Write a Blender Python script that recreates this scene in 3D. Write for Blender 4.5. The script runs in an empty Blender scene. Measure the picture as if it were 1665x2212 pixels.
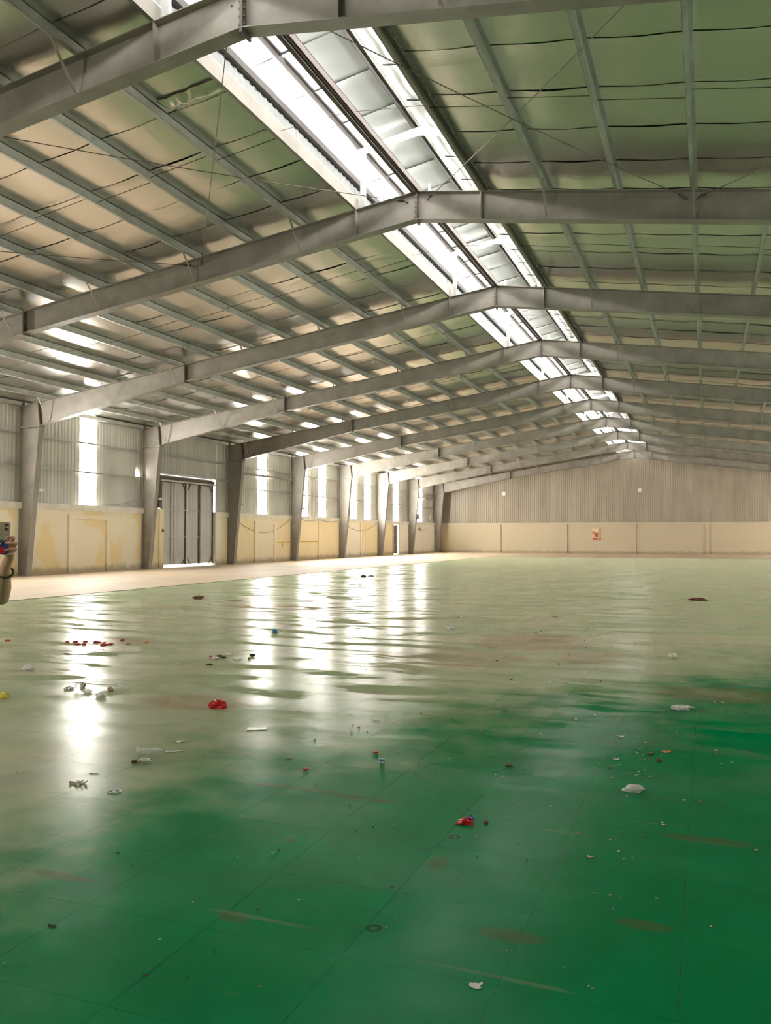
import bpy, math, random
from mathutils import Vector, Matrix, noise
from math import sin, cos, pi, radians

# ------------------------------------------------------------------ camera, world, exposure
SC = bpy.context.scene
COL = SC.collection
IW, IH, FPX = 1665.0, 2212.0, 1803.24
YAW, PITCH, ROLL = 0.36758, 0.029553, 0.0010156
CAM = Vector((0, 0, 1.5))
_fw = Vector((-sin(YAW) * cos(PITCH), cos(YAW) * cos(PITCH), sin(PITCH)))
_r0 = Vector((cos(YAW), sin(YAW), 0)); _u0 = _r0.cross(_fw)
_r = cos(ROLL) * _r0 + sin(ROLL) * _u0; _u = -sin(ROLL) * _r0 + cos(ROLL) * _u0
cd = bpy.data.cameras.new('camera'); cam = bpy.data.objects.new('camera', cd); COL.objects.link(cam)
cd.sensor_fit = 'HORIZONTAL'; cd.sensor_width = 36.0; cd.lens = FPX * 36.0 / IW; cd.clip_end = 400
cam.matrix_world = Matrix(((_r.x, _u.x, -_fw.x, CAM.x), (_r.y, _u.y, -_fw.y, CAM.y), (_r.z, _u.z, -_fw.z, CAM.z), (0, 0, 0, 1)))
SC.camera = cam

SKY = 0.35
W = bpy.data.worlds.new('world'); SC.world = W; W.use_nodes = True
bg = W.node_tree.nodes['Background']; bg.inputs[0].default_value = (1.0, 0.985, 0.96, 1); bg.inputs[1].default_value = SKY; W.cycles.sampling_method = 'NONE'
SC.view_settings.view_transform = 'Standard'; SC.view_settings.look = 'None'
SC.view_settings.gamma = 1.0; SC.view_settings.use_curve_mapping = False
SC.view_settings.exposure = 4.93
PANE = 2.15      # radiance of the daylit translucent wall panels
try:
    SC.cycles.sample_clamp_indirect = 1.0; SC.cycles.blur_glossy = 1.0; SC.cycles.use_light_tree = False; SC.cycles.diffuse_bounces = 4; SC.cycles.glossy_bounces = 3; SC.cycles.transmission_bounces = 2; SC.cycles.transparent_max_bounces = 6; SC.cycles.max_bounces = 6; SC.cycles.adaptive_threshold = 0.03
except Exception:
    pass

def ray(px, py): return _fw + _r * ((px - IW / 2) / FPX) - _u * ((py - IH / 2) / FPX)
def on_floor(px, py, z=0.0):
    d = ray(px, py); return CAM + d * ((z - CAM.z) / d.z)
def at_depth(px, py, zc): return CAM + ray(px, py) * zc
def to_px(P):
    d = Vector(P) - CAM; z = d.dot(_fw)
    if z < 0.05: return None
    return IW / 2 + FPX * d.dot(_r) / z, IH / 2 - FPX * d.dot(_u) / z

# ------------------------------------------------------------------ building dimensions (metres)
XR, SPAN = -5.86, 18.34                 # ridge line, half span
XL, XRT = XR - SPAN, XR + SPAN          # inner faces of the long walls
BAY, Y1 = 7.3342, 24.5066
def FY(k): return Y1 + (k - 1) * BAY
YB, YF = 77.1, -8.5                     # far gable wall, wall behind
SL = 0.1434
def zt(d): return 9.05 - SL * abs(d)    # top of rafters at distance d from the ridge
PUR = 0.20                              # purlin height
HW = 2.8                                # masonry height
ZE = zt(SPAN)

# daylight entering the open sides of the ridge vent, one opening per bay and side
VENT = 1.0
def opening(c, sx, sy, rot):
    l = bpy.data.lights.new('vent_daylight', 'AREA'); l.shape = 'RECTANGLE'; l.size = sx; l.size_y = sy; l.energy = pi * sx * sy * VENT; l.color = (1.0, 0.98, 0.95)
    o = bpy.data.objects.new('vent_daylight', l); COL.objects.link(o); o.location = c; o.rotation_euler = rot
for k in range(-4, 8):
    for sg in (-1, 1): opening((XR + sg * 1.97, FY(k) + BAY / 2, 9.93), 0.56, BAY, (0, sg * pi / 2, 0))

# ------------------------------------------------------------------ materials
def lin(c):
    return tuple((v / 12.92 if v <= 0.04045 else ((v + 0.055) / 1.055) ** 2.4) for v in c)
class N:
    """small node helper"""
    def __init__(s, name):
        s.m = bpy.data.materials.new(name); s.m.use_nodes = True; s.t = s.m.node_tree
        s.b = s.t.nodes['Principled BSDF']; s.out = s.t.nodes['Material Output']
    def node(s, ty, **kw):
        n = s.t.nodes.new(ty)
        for k, v in kw.items(): setattr(n, k, v)
        return n
    def link(s, a, b): s.t.links.new(a, b)
    def put(s, sock, v):
        if hasattr(v, 'is_output') or isinstance(v, bpy.types.NodeSocket): s.link(v, sock)
        elif isinstance(v, (tuple, list)): sock.default_value = (*v, 1.0) if len(v) == 3 and len(sock.default_value) == 4 else v
        else: sock.default_value = v
    def pos(s): return s.node('ShaderNodeNewGeometry').outputs['Position']
    def obj(s): return s.node('ShaderNodeTexCoord').outputs['Object']
    def map(s, v, scale=(1, 1, 1), loc=(0, 0, 0), rot=(0, 0, 0)):
        n = s.node('ShaderNodeMapping'); s.link(v, n.inputs[0]); n.inputs[1].default_value = loc; n.inputs[2].default_value = rot; n.inputs[3].default_value = scale
        return n.outputs[0]
    def noise(s, v, scale, detail=3, rough=0.55, dist=0.0):
        n = s.node('ShaderNodeTexNoise'); s.link(v, n.inputs['Vector']); n.inputs['Scale'].default_value = scale
        n.inputs['Detail'].default_value = detail; n.inputs['Roughness'].default_value = rough; n.inputs['Distortion'].default_value = dist
        return n.outputs['Fac']
    def ramp(s, v, a, b, lo=0.0, hi=1.0, smooth=True):
        n = s.node('ShaderNodeMapRange'); n.interpolation_type = 'SMOOTHSTEP' if smooth else 'LINEAR'; n.clamp = True if not smooth else n.clamp
        s.put(n.inputs[0], v); n.inputs[1].default_value = a; n.inputs[2].default_value = b; n.inputs[3].default_value = lo; n.inputs[4].default_value = hi
        return n.outputs[0]
    def math(s, op, a, b=0.0, c=None, clamp=False):
        n = s.node('ShaderNodeMath', operation=op); n.use_clamp = clamp; s.put(n.inputs[0], a); s.put(n.inputs[1], b)
        if c is not None: s.put(n.inputs[2], c)
        return n.outputs[0]
    def mix(s, f, a, b):
        n = s.node('ShaderNodeMix', data_type='RGBA'); s.put(n.inputs[0], f); s.put(n.inputs[6], a); s.put(n.inputs[7], b); return n.outputs[2]
    def xyz(s, v):
        n = s.node('ShaderNodeSeparateXYZ'); s.link(v, n.inputs[0]); return n.outputs
    def bump(s, h, strength=0.2, dist=0.02):
        n = s.node('ShaderNodeBump'); s.link(h, n.inputs['Height']); n.inputs['Strength'].default_value = strength; n.inputs['Distance'].default_value = dist
        s.link(n.outputs[0], s.b.inputs['Normal'])
    def set(s, base=None, rough=None, metal=None, spec=None, trans=None, alpha=None, emit=None, es=None, ior=None):
        I = s.b.inputs
        for k, v in (('Base Color', base), ('Roughness', rough), ('Metallic', metal), ('Specular IOR Level', spec), ('Transmission Weight', trans),
                     ('Alpha', alpha), ('Emission Color', emit), ('Emission Strength', es), ('IOR', ior)):
            if v is not None: s.put(I[k], v)
        return s.m
M = {}
def simple(name, c, rough=0.6, metal=0.0, var=0.12, scale=6.0, **kw):
    n = N(name); f = n.noise(n.pos(), scale, 4)
    a = tuple(min(1, v * (1 + var)) for v in c); b = tuple(v * (1 - var) for v in c)
    M[name] = n.set(n.mix(n.ramp(f, 0.3, 0.7), b, a), rough, metal, **kw); return M[name]

def steel(name, c, rough, metal, spot):
    n = N(name); p = n.pos()
    f = n.noise(p, 1.6, 5, 0.65); g = n.noise(n.map(p, (9, 9, 2)), 1.0, 3)
    col = n.mix(n.ramp(f, 0.3, 0.72), tuple(v * 0.80 for v in c), tuple(v * 1.12 for v in c))
    col = n.mix(n.ramp(g, 0.62, 0.8, 0, 0.35), col, spot)
    M[name] = n.set(col, n.ramp(f, 0.2, 0.8, rough - 0.08, rough + 0.1), metal)
steel('steel', (0.275, 0.25, 0.212), 0.48, 0.0, (0.24, 0.19, 0.14))
steel('galv', (0.48, 0.48, 0.44), 0.42, 0.35, (0.30, 0.31, 0.28))
steel('dark_steel', (0.085, 0.075, 0.068), 0.5, 0.2, (0.06, 0.045, 0.035))
steel('white_steel', (0.62, 0.61, 0.58), 0.45, 0.0, (0.5, 0.46, 0.4))
steel('brown_steel', (0.105, 0.078, 0.064), 0.55, 0.0, (0.10, 0.06, 0.05))
simple('rod', (0.16, 0.13, 0.10), 0.5, 0.4)

def cladding(name, c):
    n = N(name); p = n.pos(); f = n.noise(n.map(p, (1.2, 1.2, 0.25)), 1.0, 4)
    g = n.noise(n.map(p, (14, 14, 0.6)), 1.0, 3)
    col = n.mix(n.ramp(f, 0.3, 0.7), tuple(v * 0.9 for v in c), tuple(v * 1.08 for v in c))
    col = n.mix(n.ramp(g, 0.6, 0.85, 0, 0.25), col, (0.30, 0.26, 0.20))
    M[name] = n.set(col, 0.42, 0.0)
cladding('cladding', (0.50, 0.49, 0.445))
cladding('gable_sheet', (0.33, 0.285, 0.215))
cladding('upstand_grey', (0.24, 0.245, 0.24))

def foil():
    n = N('foil'); p = n.pos()
    f = n.noise(n.map(p, (0.6, 3.4, 0.6)), 1.0, 2, 0.45)
    n.bump(f, 0.28, 0.02)
    M['foil'] = n.set((0.76, 0.735, 0.69), 0.28, 1.0)
    n = N('vent_foil'); f = n.noise(n.map(n.pos(), (0.7, 3.4, 0.7)), 1.0, 1, 0.4); n.bump(f, 0.25, 0.02); M['vent_foil'] = n.set((0.58, 0.59, 0.58), 0.36, 0.85)
foil()

def floor_tile():
    n = N('green_tile'); p = n.pos(); X, Y, Z = n.xyz(p)
    big = n.noise(p, 0.45, 4, 0.6, 0.4); mid = n.noise(p, 2.3, 4, 0.55, 0.3); fine = n.noise(p, 28.0, 3, 0.6)
    streak = n.noise(n.map(p, (0.7, 1.6, 1.0), rot=(0, 0, 0.35)), 1.2, 3, 0.5, 0.3)
    green = n.mix(n.ramp(mid, 0.3, 0.75), (0.001, 0.205, 0.066), (0.002, 0.27, 0.10))
    green = n.mix(n.ramp(big, 0.35, 0.7), green, (0.003, 0.22, 0.064))
    # fine dust lying over the paint, thick towards the far end, swept off near the camera's stand
    a = n.math('MULTIPLY', n.math('SUBTRACT', Y, n.math('MULTIPLY_ADD', X, 1.3, 9.4)), 0.42)
    a = n.math('MAXIMUM', a, n.math('MULTIPLY', n.math('ADD', X, 2.85), -0.95))
    a = n.math('ADD', a, n.math('MULTIPLY', n.math('SUBTRACT', big, 0.5), 3.4))
    a = n.math('ADD', a, n.math('MULTIPLY', n.math('SUBTRACT', mid, 0.5), 1.7))
    dust = n.ramp(a, -0.75, 1.0)
    film = dust
    dust = n.math('MULTIPLY', dust, n.ramp(streak, 0.2, 0.75, 0.42, 0.66))
    dust = n.math('MULTIPLY', dust, n.ramp(Y, 11.0, 24.0, 1.0, 0.68))
    light = n.math('MULTIPLY', n.ramp(streak, 0.5, 0.9), 0.035)
    dust = n.math('ADD', dust, n.math('MULTIPLY', light, n.math('SUBTRACT', 1.0, dust)))
    dustc = n.mix(n.ramp(big, 0.35, 0.65), (0.52, 0.43, 0.28), (0.42, 0.42, 0.26))
    col = n.mix(dust, green, dustc)
    # brown mud patches with their own outlines
    mud = n.noise(n.map(p, (0.55, 0.85, 1.0), loc=(3.1, 0.6, 0)), 0.62, 5, 0.62, 0.5)
    mudm = n.math('MULTIPLY', n.ramp(mud, 0.56, 0.68), n.ramp(Y, 4.5, 9.0))
    col = n.mix(n.math('MULTIPLY', mudm, 0.65), col, (0.22, 0.15, 0.078))
    def blob(cx, cy, rx, ry, w, c, rot=0.0, hole=None):
        nonlocal col
        q = n.map(p, (1 / rx, 1 / ry, 0.0), loc=(-cx / rx, -cy / ry, 0))
        ln = n.node('ShaderNodeVectorMath', operation='LENGTH'); n.link(q, ln.inputs[0])
        r = n.math('ADD', ln.outputs['Value'], n.math('MULTIPLY', n.math('SUBTRACT', mid, 0.5), 0.9 if hole is None else 0.15))
        m_ = n.ramp(r, 1.0, 0.55 if hole is None else 0.9)
        if hole is not None: m_ = n.math('MULTIPLY', m_, n.ramp(r, hole - 0.1, hole + 0.1))
        col = n.mix(n.math('MULTIPLY', m_, w), col, c)
    for px, py, rx, ry, w in ((1150, 1385, 1.1, 1.3, 0.75), (620, 1310, 1.9, 0.9, 0.7), (420, 1515, 0.75, 0.45, 0.7), (1270, 1418, 0.5, 0.8, 0.6),
                              (960, 1420, 1.3, 1.0, 0.5), (260, 1385, 1.0, 0.5, 0.45), (1560, 1500, 0.8, 0.5, 0.5)):
        c = on_floor(px, py); blob(c.x, c.y, rx, ry, w, (0.22, 0.15, 0.075))
    for px, py, rx, ry in ((640, 1702, 0.42, 0.045), (790, 1727, 0.30, 0.04), (1100, 2020, 0.14, 0.06), (1390, 1998, 0.13, 0.05), (945, 1862, 0.07, 0.09), (120, 1890, 0.22, 0.05), (625, 1815, 0.06, 0.04), (500, 1980, 0.1, 0.06), (1530, 1815, 0.25, 0.07)):
        c = on_floor(px, py); blob(c.x, c.y, rx, ry, 0.40, (0.12, 0.085, 0.035))
    for px, py in ((982, 1808), (807, 2005)):
        c = on_floor(px, py); blob(c.x, c.y, 0.032, 0.032, 0.75, (0.02, 0.03, 0.015), hole=0.5)
    # hairline scratches and skid arcs
    sc_ = n.noise(n.map(p, (0.8, 16.0, 1.0), rot=(0, 0, 0.7)), 1.3, 2, 0.4)
    col = n.mix(n.ramp(sc_, 0.70, 0.78, 0, 0.25), col, (0.33, 0.33, 0.24))
    rgh = n.ramp(dust, 0.0, 0.6, 0.20, 0.235)
    rgh = n.math('ADD', rgh, n.ramp(n.noise(n.map(p, (0.5, 1.1, 1.0)), 1.3, 2, 0.5), 0.36, 0.62, -0.01, 0.035))
    rgh = n.math('MINIMUM', n.math('ADD', rgh, n.math('MULTIPLY', mudm, 0.05)), 0.262)
    h = n.math('ADD', n.math('MULTIPLY', n.noise(n.map(p, (1.0, 1.0, 1.0)), 5.0, 2, 0.4), 1.0), n.math('MULTIPLY', mid, 0.2))
    n.bump(h, 0.055, 0.012)
    gl = n.ramp(n.noise(n.map(p, (0.55, 1.5, 1.0), rot=(0, 0, -0.2)), 1.5, 3, 0.55, 0.4), 0.42, 0.66, 0.0, 0.11)
    gl = n.math('MAXIMUM', gl, n.ramp(Y, 3.8, 6.8, 0.055, 0.0))
    gl = n.math('MULTIPLY', gl, n.math('SUBTRACT', 1.0, n.math('MULTIPLY', mudm, 0.8)))
    n.put(n.b.inputs['Sheen Weight'], n.math('MULTIPLY', film, 0.20)); n.b.inputs['Sheen Roughness'].default_value = 0.45; n.b.inputs['Sheen Tint'].default_value = (0.95, 0.80, 0.58, 1)
    M['green_tile'] = n.set(col, rgh, 0.0, gl)
floor_tile()

def concrete():
    n = N('concrete'); p = n.pos(); f = n.noise(p, 0.5, 5, 0.65, 0.3); g = n.noise(n.map(p, (0.6, 1.8, 1)), 1.4, 5, 0.7)
    col = n.mix(n.ramp(f, 0.3, 0.7), (0.50, 0.385, 0.265), (0.60, 0.475, 0.34))
    col = n.mix(n.ramp(g, 0.6, 0.78, 0, 0.6), col, (0.27, 0.21, 0.14))
    n.bump(g, 0.1, 0.01); M['concrete'] = n.set(col, 0.62)
concrete()
simple('joint', (0.30, 0.33, 0.22), 0.8, var=0.35, scale=14)
simple('edge_dark', (0.10, 0.075, 0.05), 0.9, var=0.4)
simple('ground', (0.55, 0.53, 0.48), 0.9)

def plaster(name, base, patch, amt, dirt=True):
    n = N(name); p = n.pos(); X, Y, Z = n.xyz(p)
    f = n.noise(n.map(p, (0.45, 0.45, 0.28)), 1.0, 3, 0.5, 0.2); g = n.noise(p, 3.0, 4); s_ = n.noise(n.map(p, (3, 3, 0.5)), 1.2, 4)
    col = n.mix(n.ramp(f, 0.49, 0.53, 0, amt), base, patch)
    col = n.mix(n.ramp(g, 0.3, 0.8, 0, 0.12), col, (0.62, 0.52, 0.36))
    # splash dirt along the skirting
    dz = n.math('ADD', Z, n.math('MULTIPLY', g, -0.5)); dm = n.ramp(dz, 0.12, -0.18, 0, 0.65)
    col = n.mix(dm, col, (0.24, 0.18, 0.11))
    col = n.mix(n.ramp(s_, 0.62, 0.85, 0, 0.22), col, (0.50, 0.43, 0.30))
    n.bump(g, 0.06, 0.01); M[name] = n.set(col, 0.75)
plaster('plaster', (0.74, 0.66, 0.49), (0.74, 0.585, 0.29), 0.85)
plaster('plaster_pale', (0.76, 0.68, 0.52), (0.74, 0.62, 0.40), 0.4)
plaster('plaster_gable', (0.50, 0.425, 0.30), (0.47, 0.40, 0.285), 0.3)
plaster('plaster_white', (0.74, 0.69, 0.58), (0.72, 0.66, 0.55), 0.4)
plaster('plaster_cream', (0.74, 0.61, 0.37), (0.76, 0.65, 0.44), 0.6)
simple('coping', (0.66, 0.62, 0.53), 0.75, var=0.1, scale=3)
simple('yellow_paint', (0.62, 0.40, 0.07), 0.5)
def pane():
    n = N('daylit_panel'); n.set((0.8, 0.8, 0.78), 0.5, emit=(1.0, 0.965, 0.89), es=PANE); M['pane'] = n.m
pane()
simple('white_plastic', (0.74, 0.72, 0.66), 0.4, var=0.06)
simple('paper', (0.78, 0.74, 0.65), 0.7, var=0.08, scale=20)
simple('paper_tan', (0.50, 0.40, 0.28), 0.75, var=0.2, scale=20)
simple('red_plastic', (0.62, 0.012, 0.015), 0.25, var=0.15)
simple('red_paper', (0.48, 0.04, 0.03), 0.6, var=0.3, scale=40)
simple('orange_paper', (0.58, 0.28, 0.08), 0.6, var=0.2)
simple('maroon_cloth', (0.13, 0.028, 0.02), 0.9, var=0.3, scale=30)
simple('brown_cloth', (0.16, 0.085, 0.045), 0.9, var=0.3, scale=30)
simple('black_plastic', (0.025, 0.024, 0.022), 0.5, var=0.3)
simple('brown_scrap', (0.20, 0.11, 0.06), 0.8, var=0.4, scale=60)
simple('chip_light', (0.46, 0.40, 0.29), 0.8, var=0.3, scale=60)
simple('chip_white', (0.72, 0.68, 0.58), 0.7, var=0.12, scale=60)
simple('chip_dark', (0.10, 0.085, 0.06), 0.8, var=0.4, scale=60)
simple('leaf_dark', (0.05, 0.045, 0.022), 0.8, var=0.4, scale=60)
simple('purple_plastic', (0.14, 0.03, 0.30), 0.25, var=0.15)
simple('blue_label', (0.04, 0.25, 0.42), 0.35, var=0.2)
simple('green_plastic', (0.03, 0.34, 0.06), 0.25, var=0.2)
simple('yellow_plastic', (0.72, 0.60, 0.05), 0.3, var=0.15)
simple('silver_wrap', (0.75, 0.73, 0.70), 0.25, 0.9, var=0.1)
def clear():
    n = N('clear_plastic'); n.set((0.93, 0.94, 0.93), 0.12, 0.0, alpha=0.34); n.b.inputs['Coat Weight'].default_value = 0.6; M['clear'] = n.m
    n = N('milky_plastic'); n.set((0.86, 0.86, 0.83), 0.25, 0.0, alpha=0.78); M['milky'] = n.m
clear()

# ------------------------------------------------------------------ mesh helpers
class MB:
    def __init__(s): s.v = []; s.f = []
    def add(s, vs, fs):
        o = len(s.v); s.v += [tuple(v) for v in vs]; s.f += [tuple(i + o for i in f) for f in fs]; return s
    def box(s, x0, x1, y0, y1, z0, z1):
        return s.add([(x0, y0, z0), (x1, y0, z0), (x1, y1, z0), (x0, y1, z0), (x0, y0, z1), (x1, y0, z1), (x1, y1, z1), (x0, y1, z1)],
                     [(0, 3, 2, 1), (4, 5, 6, 7), (0, 1, 5, 4), (1, 2, 6, 5), (2, 3, 7, 6), (3, 0, 4, 7)])
    def prism(s, poly, axis, a, b):
        """extrude polygon (pairs) along axis between a and b; pairs fill the other two axes in order"""
        n = len(poly)
        def P(q, t):
            if axis == 'y': return (q[0], t, q[1])
            if axis == 'x': return (t, q[0], q[1])
            return (q[0], q[1], t)
        vs = [P(q, a) for q in poly] + [P(q, b) for q in poly]
        fs = [tuple(range(n)), tuple(range(2 * n - 1, n - 1, -1))] + [(i, i + n, (i + 1) % n + n, (i + 1) % n) for i in range(n)]
        return s.add(vs, fs)
    def bar(s, a, b, w, h, up=(0, 0, 1)):
        a = Vector(a); b = Vector(b); d = (b - a).normalized(); u = Vector(up)
        if abs(d.dot(u)) > 0.98: u = Vector((1, 0, 0))
        r = d.cross(u).normalized(); u = r.cross(d)
        vs = [p + r * (sx * w / 2) + u * (sz * h / 2) for p in (a, b) for sx, sz in ((-1, -1), (1, -1), (1, 1), (-1, 1))]
        return s.add(vs, [(0, 1, 2, 3), (7, 6, 5, 4), (0, 4, 5, 1), (1, 5, 6, 2), (2, 6, 7, 3), (3, 7, 4, 0)])
    def tube(s, pts, r, n=6, caps=True):
        pts = [Vector(p) for p in pts]; o = len(s.v); rr = r if isinstance(r, (list, tuple)) else [r] * len(pts)
        pu = None
        for i, p in enumerate(pts):
            d = (pts[min(i + 1, len(pts) - 1)] - pts[max(i - 1, 0)]).normalized()
            if pu is None:
                pu = Vector((0, 0, 1)) if abs(d.z) < 0.9 else Vector((1, 0, 0))
            x = d.cross(pu).normalized(); pu = x.cross(d)
            for j in range(n):
                a = 2 * pi * j / n; s.v.append(tuple(p + x * (cos(a) * rr[i]) + pu * (sin(a) * rr[i])))
        for i in range(len(pts) - 1):
            for j in range(n):
                s.f.append((o + i * n + j, o + i * n + (j + 1) % n, o + (i + 1) * n + (j + 1) % n, o + (i + 1) * n + j))
        if caps:
            s.f.append(tuple(o + j for j in range(n - 1, -1, -1))); e = o + (len(pts) - 1) * n; s.f.append(tuple(e + j for j in range(n)))
        return s
    def lathe(s, prof, n=16, M4=None):
        o = len(s.v)
        for r, z in prof:
            for j in range(n):
                a = 2 * pi * j / n; p = Vector((r * cos(a), r * sin(a), z)); s.v.append(tuple(M4 @ p if M4 else p))
        for i in range(len(prof) - 1):
            for j in range(n): s.f.append((o + i * n + j, o + i * n + (j + 1) % n, o + (i + 1) * n + (j + 1) % n, o + (i + 1) * n + j))
        return s
    def mesh(s, name, mat, smooth=False):
        me = bpy.data.meshes.new(name); me.from_pydata(s.v, [], s.f); me.update()
        if mat: me.materials.append(M[mat] if isinstance(mat, str) else mat)
        if smooth: me.polygons.foreach_set('use_smooth', [True] * len(me.polygons))
        return me
    def obj(s, name, mat, parent=None, smooth=False, loc=None, fix=True):
        me = s.mesh(name, mat, smooth)
        if fix: fixn(me)
        return link(name, me, parent, loc)
import bmesh
def fixn(me):
    b = bmesh.new(); b.from_mesh(me); bmesh.ops.recalc_face_normals(b, faces=b.faces); b.to_mesh(me); b.free()
def link(name, me, parent=None, loc=None, rot=None):
    o = bpy.data.objects.new(name, me); COL.objects.link(o)
    if parent: o.parent = parent
    if loc is not None: o.location = loc
    if rot is not None: o.rotation_euler = rot
    return o
def tag(o, label=None, cat=None, group=None, kind=None):
    if label: o['label'] = label
    if cat: o['category'] = cat
    if group: o['group'] = group
    if kind: o['kind'] = kind
    return o
def empty(name, loc=(0, 0, 0)):
    o = bpy.data.objects.new(name, None); COL.objects.link(o); o.location = loc; o.empty_display_size = 0.2; return o
def corrugated(width, z0, z1, pitch, depth, rib=0.035, top=None, y0=0.0):
    """profiled sheet in the local YZ plane (Y along the wall, X towards the room); top(y) may give a sloping upper edge"""
    prof = []; n = max(1, round(width / pitch)); p = width / n
    for i in range(n):
        c = (i + 0.5) * p
        prof += [(i * p, 0.0), (c - rib * 1.7, 0.0), (c - rib * 0.8, depth), (c + rib * 0.8, depth), (c + rib * 1.7, 0.0)]
    prof.append((width, 0.0))
    m = MB()
    vs = [(x, y0 + y, z0) for y, x in prof] + [(x, y0 + y, top(y0 + y) if top else z1) for y, x in prof]; k = len(prof)
    m.add(vs, [(i, i + 1, k + i + 1, k + i) for i in range(k - 1)]); return m

# ------------------------------------------------------------------ floor
T, GX, GY = 0.5685, -0.10, 2.21
XE, YE = -15.1, 62.0                       # edges of the tiled field: bare concrete beyond
slab = MB().box(XE, XRT, YF, YE, -0.12, -0.0012).obj('floor', 'joint'); tag(slab, 'green tiled floor of the hall, dusty and scuffed', 'floor', kind='structure')
ct = MB().box(XL - 0.2, XE - 0.05, YF, YB + 0.3, -0.12, 0.004).box(XE - 0.05, XRT, YE + 0.05, YB + 0.3, -0.12, 0.004).obj('floor_concrete', 'concrete')
tag(ct, 'bare dusty concrete strip of floor along the walls', 'floor', kind='structure')
ed = MB().box(XE - 0.05, XE, YF, YE + 0.05, -0.12, 0.0075).box(XE, XRT, YE, YE + 0.05, -0.12, 0.0075).obj('trim_1', 'edge_dark'); tag(ed, 'dark joint strip between the green tiles and the concrete', 'joint', kind='structure')
tg = 0.0008; tc = 0.0016
def tile_geo(cx, cy):
    a = T / 2 - tg; b = a - tc
    vs = [(cx + sx * a, cy + sy * a, z) for z in (-0.0012, 0.0) for sx, sy in ((-1, -1), (1, -1), (1, 1), (-1, 1))]
    fs = [(4, 5, 6, 7)] + [(i, (i + 1) % 4, 4 + (i + 1) % 4, 4 + i) for i in range(4)]
    return vs, fs
tiles = []
ix0 = math.ceil((XE - GX) / T); ix1 = math.floor((XRT - GX) / T); iy0 = math.ceil((YF - GY) / T); iy1 = math.floor((YE - GY) / T)
for ix in range(ix0, ix1):
    for iy in range(iy0, iy1):
        cx, cy = GX + (ix + 0.5) * T, GY + (iy + 0.5) * T
        q = to_px((cx, cy, 0)); vis = q is not None and -150 < q[0] < IW + 150 and q[1] < IH + 260 and cy > 1.2
        tiles.append((math.hypot(cx, cy) if vis else 1e6, cx, cy))
tiles.sort()
v_, f_ = tile_geo(0, 0); tme = MB().add(v_, f_).mesh('tile', 'green_tile')
for d, cx, cy in tiles[:300]: link('tile', tme, slab, (cx, cy, 0))
m = MB()
for d, cx, cy in tiles[300:]: m.add(*tile_geo(cx, cy))
# cut tiles along the two outer edges
ax = GX + ix0 * T
far = m.obj('tile_field', 'green_tile', slab, fix=False); tag(far, kind='stuff')
MB().box(XE, ax, YF, YE, -0.0012, 0).box(ax, XRT, GY + iy1 * T, YE, -0.0012, 0).box(GX + ix1 * T, XRT, YF, YE, -0.0012, -0.0002).box(ax, XRT, YF, GY + iy0 * T, -0.0012, -0.0003).obj('tile_border', 'green_tile', slab)
go = MB().box(-70, XL - 0.45, -60, 130, -0.3, -0.15).box(XRT + 0.45, 60, -60, 130, -0.3, -0.15).obj('ground', 'ground'); tag(go, 'pale paved ground outside the hall', 'ground', kind='structure')

# ------------------------------------------------------------------ long walls
def windows_left():
    W_ = [(12.9, 13.9), (20.2, 21.2), (27.82, 28.78), (42.6, 43.6), (47.95, 49.07), (50.7, 51.8), (56.1, 57.2), (58.8, 59.95), (65.0, 66.2), (71.25, 72.5)]
    return W_
WL = windows_left()
SX = XL - 0.17                              # plane of the left cladding
DOOR = (33.3, 38.08, 4.46); DOOR2 = (64.68, 66.75, 2.5)
wall = MB()
segs = [(YF, DOOR[0] - 0.12, 'plaster')]
cuts = [(YF, DOOR[0]), (DOOR[1], DOOR2[0]), (DOOR2[1], YB + 0.2)]
for a, b in cuts: wall.box(XL - 0.2, XL, a, b, 0, 2.55)
wall.box(XL - 0.2, XL, DOOR2[0], DOOR2[1], 2.5, 2.55)
wl = wall.obj('wall_left', 'plaster'); tag(wl, 'long wall of cream plastered masonry under grey profiled sheeting', 'wall', kind='structure')
for k in range(-3, 8):                      # concrete coping beam bay by bay
    a, b = max(FY(k), YF), FY(k + 1) if k < 7 else YB
    if b < YF: continue
    spans = [(a, b)] if not (a < DOOR[0] < b) else [(a, DOOR[0]), (DOOR[1], b)]
    for p, q in spans: MB().box(XL - 0.2, XL + 0.035, p + 0.01, q - 0.01, 2.55, HW).obj('coping', 'coping', wl)
# repainted wall fields of other colours, skim coats of plaster
def skim(y0, y1, mat, z1=2.55): MB().box(XL, XL + 0.012, y0, y1, 0, z1).obj('plaster_field', mat, wl)
skim(FY(2) + 0.15, DOOR[0] - 0.3, 'plaster_cream'); skim(DOOR[1], FY(3) - 0.13, 'plaster_cream')
skim(FY(3) + 0.15, 41.9, 'plaster_cream'); skim(44.25, FY(4) - 0.13, 'plaster_cream')
skim(FY(4) + 0.15, 50.25, 'plaster_cream'); skim(50.5, FY(5) - 0.13, 'plaster_cream')
skim(FY(5) + 0.15, 57.55, 'plaster_white'); skim(58.6, FY(6) - 0.13, 'plaster_cream')
skim(FY(6) + 0.15, 64.4, 'plaster_cream'); skim(DOOR2[1], FY(7) - 0.13, 'plaster_white'); skim(FY(7) + 0.15, FY(8), 'plaster_white')
def pil(y0, y1, mat='plaster', d=0.07, z1=2.55): MB().box(XL, XL + d, y0, y1, 0, z1).obj('pilaster', mat, wl)
pil(50.28, 50.48, 'plaster_cream', 0.08); pil(57.6, 57.78, 'plaster_white', 0.05); pil(64.38, 64.52, 'plaster_cream')
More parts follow.
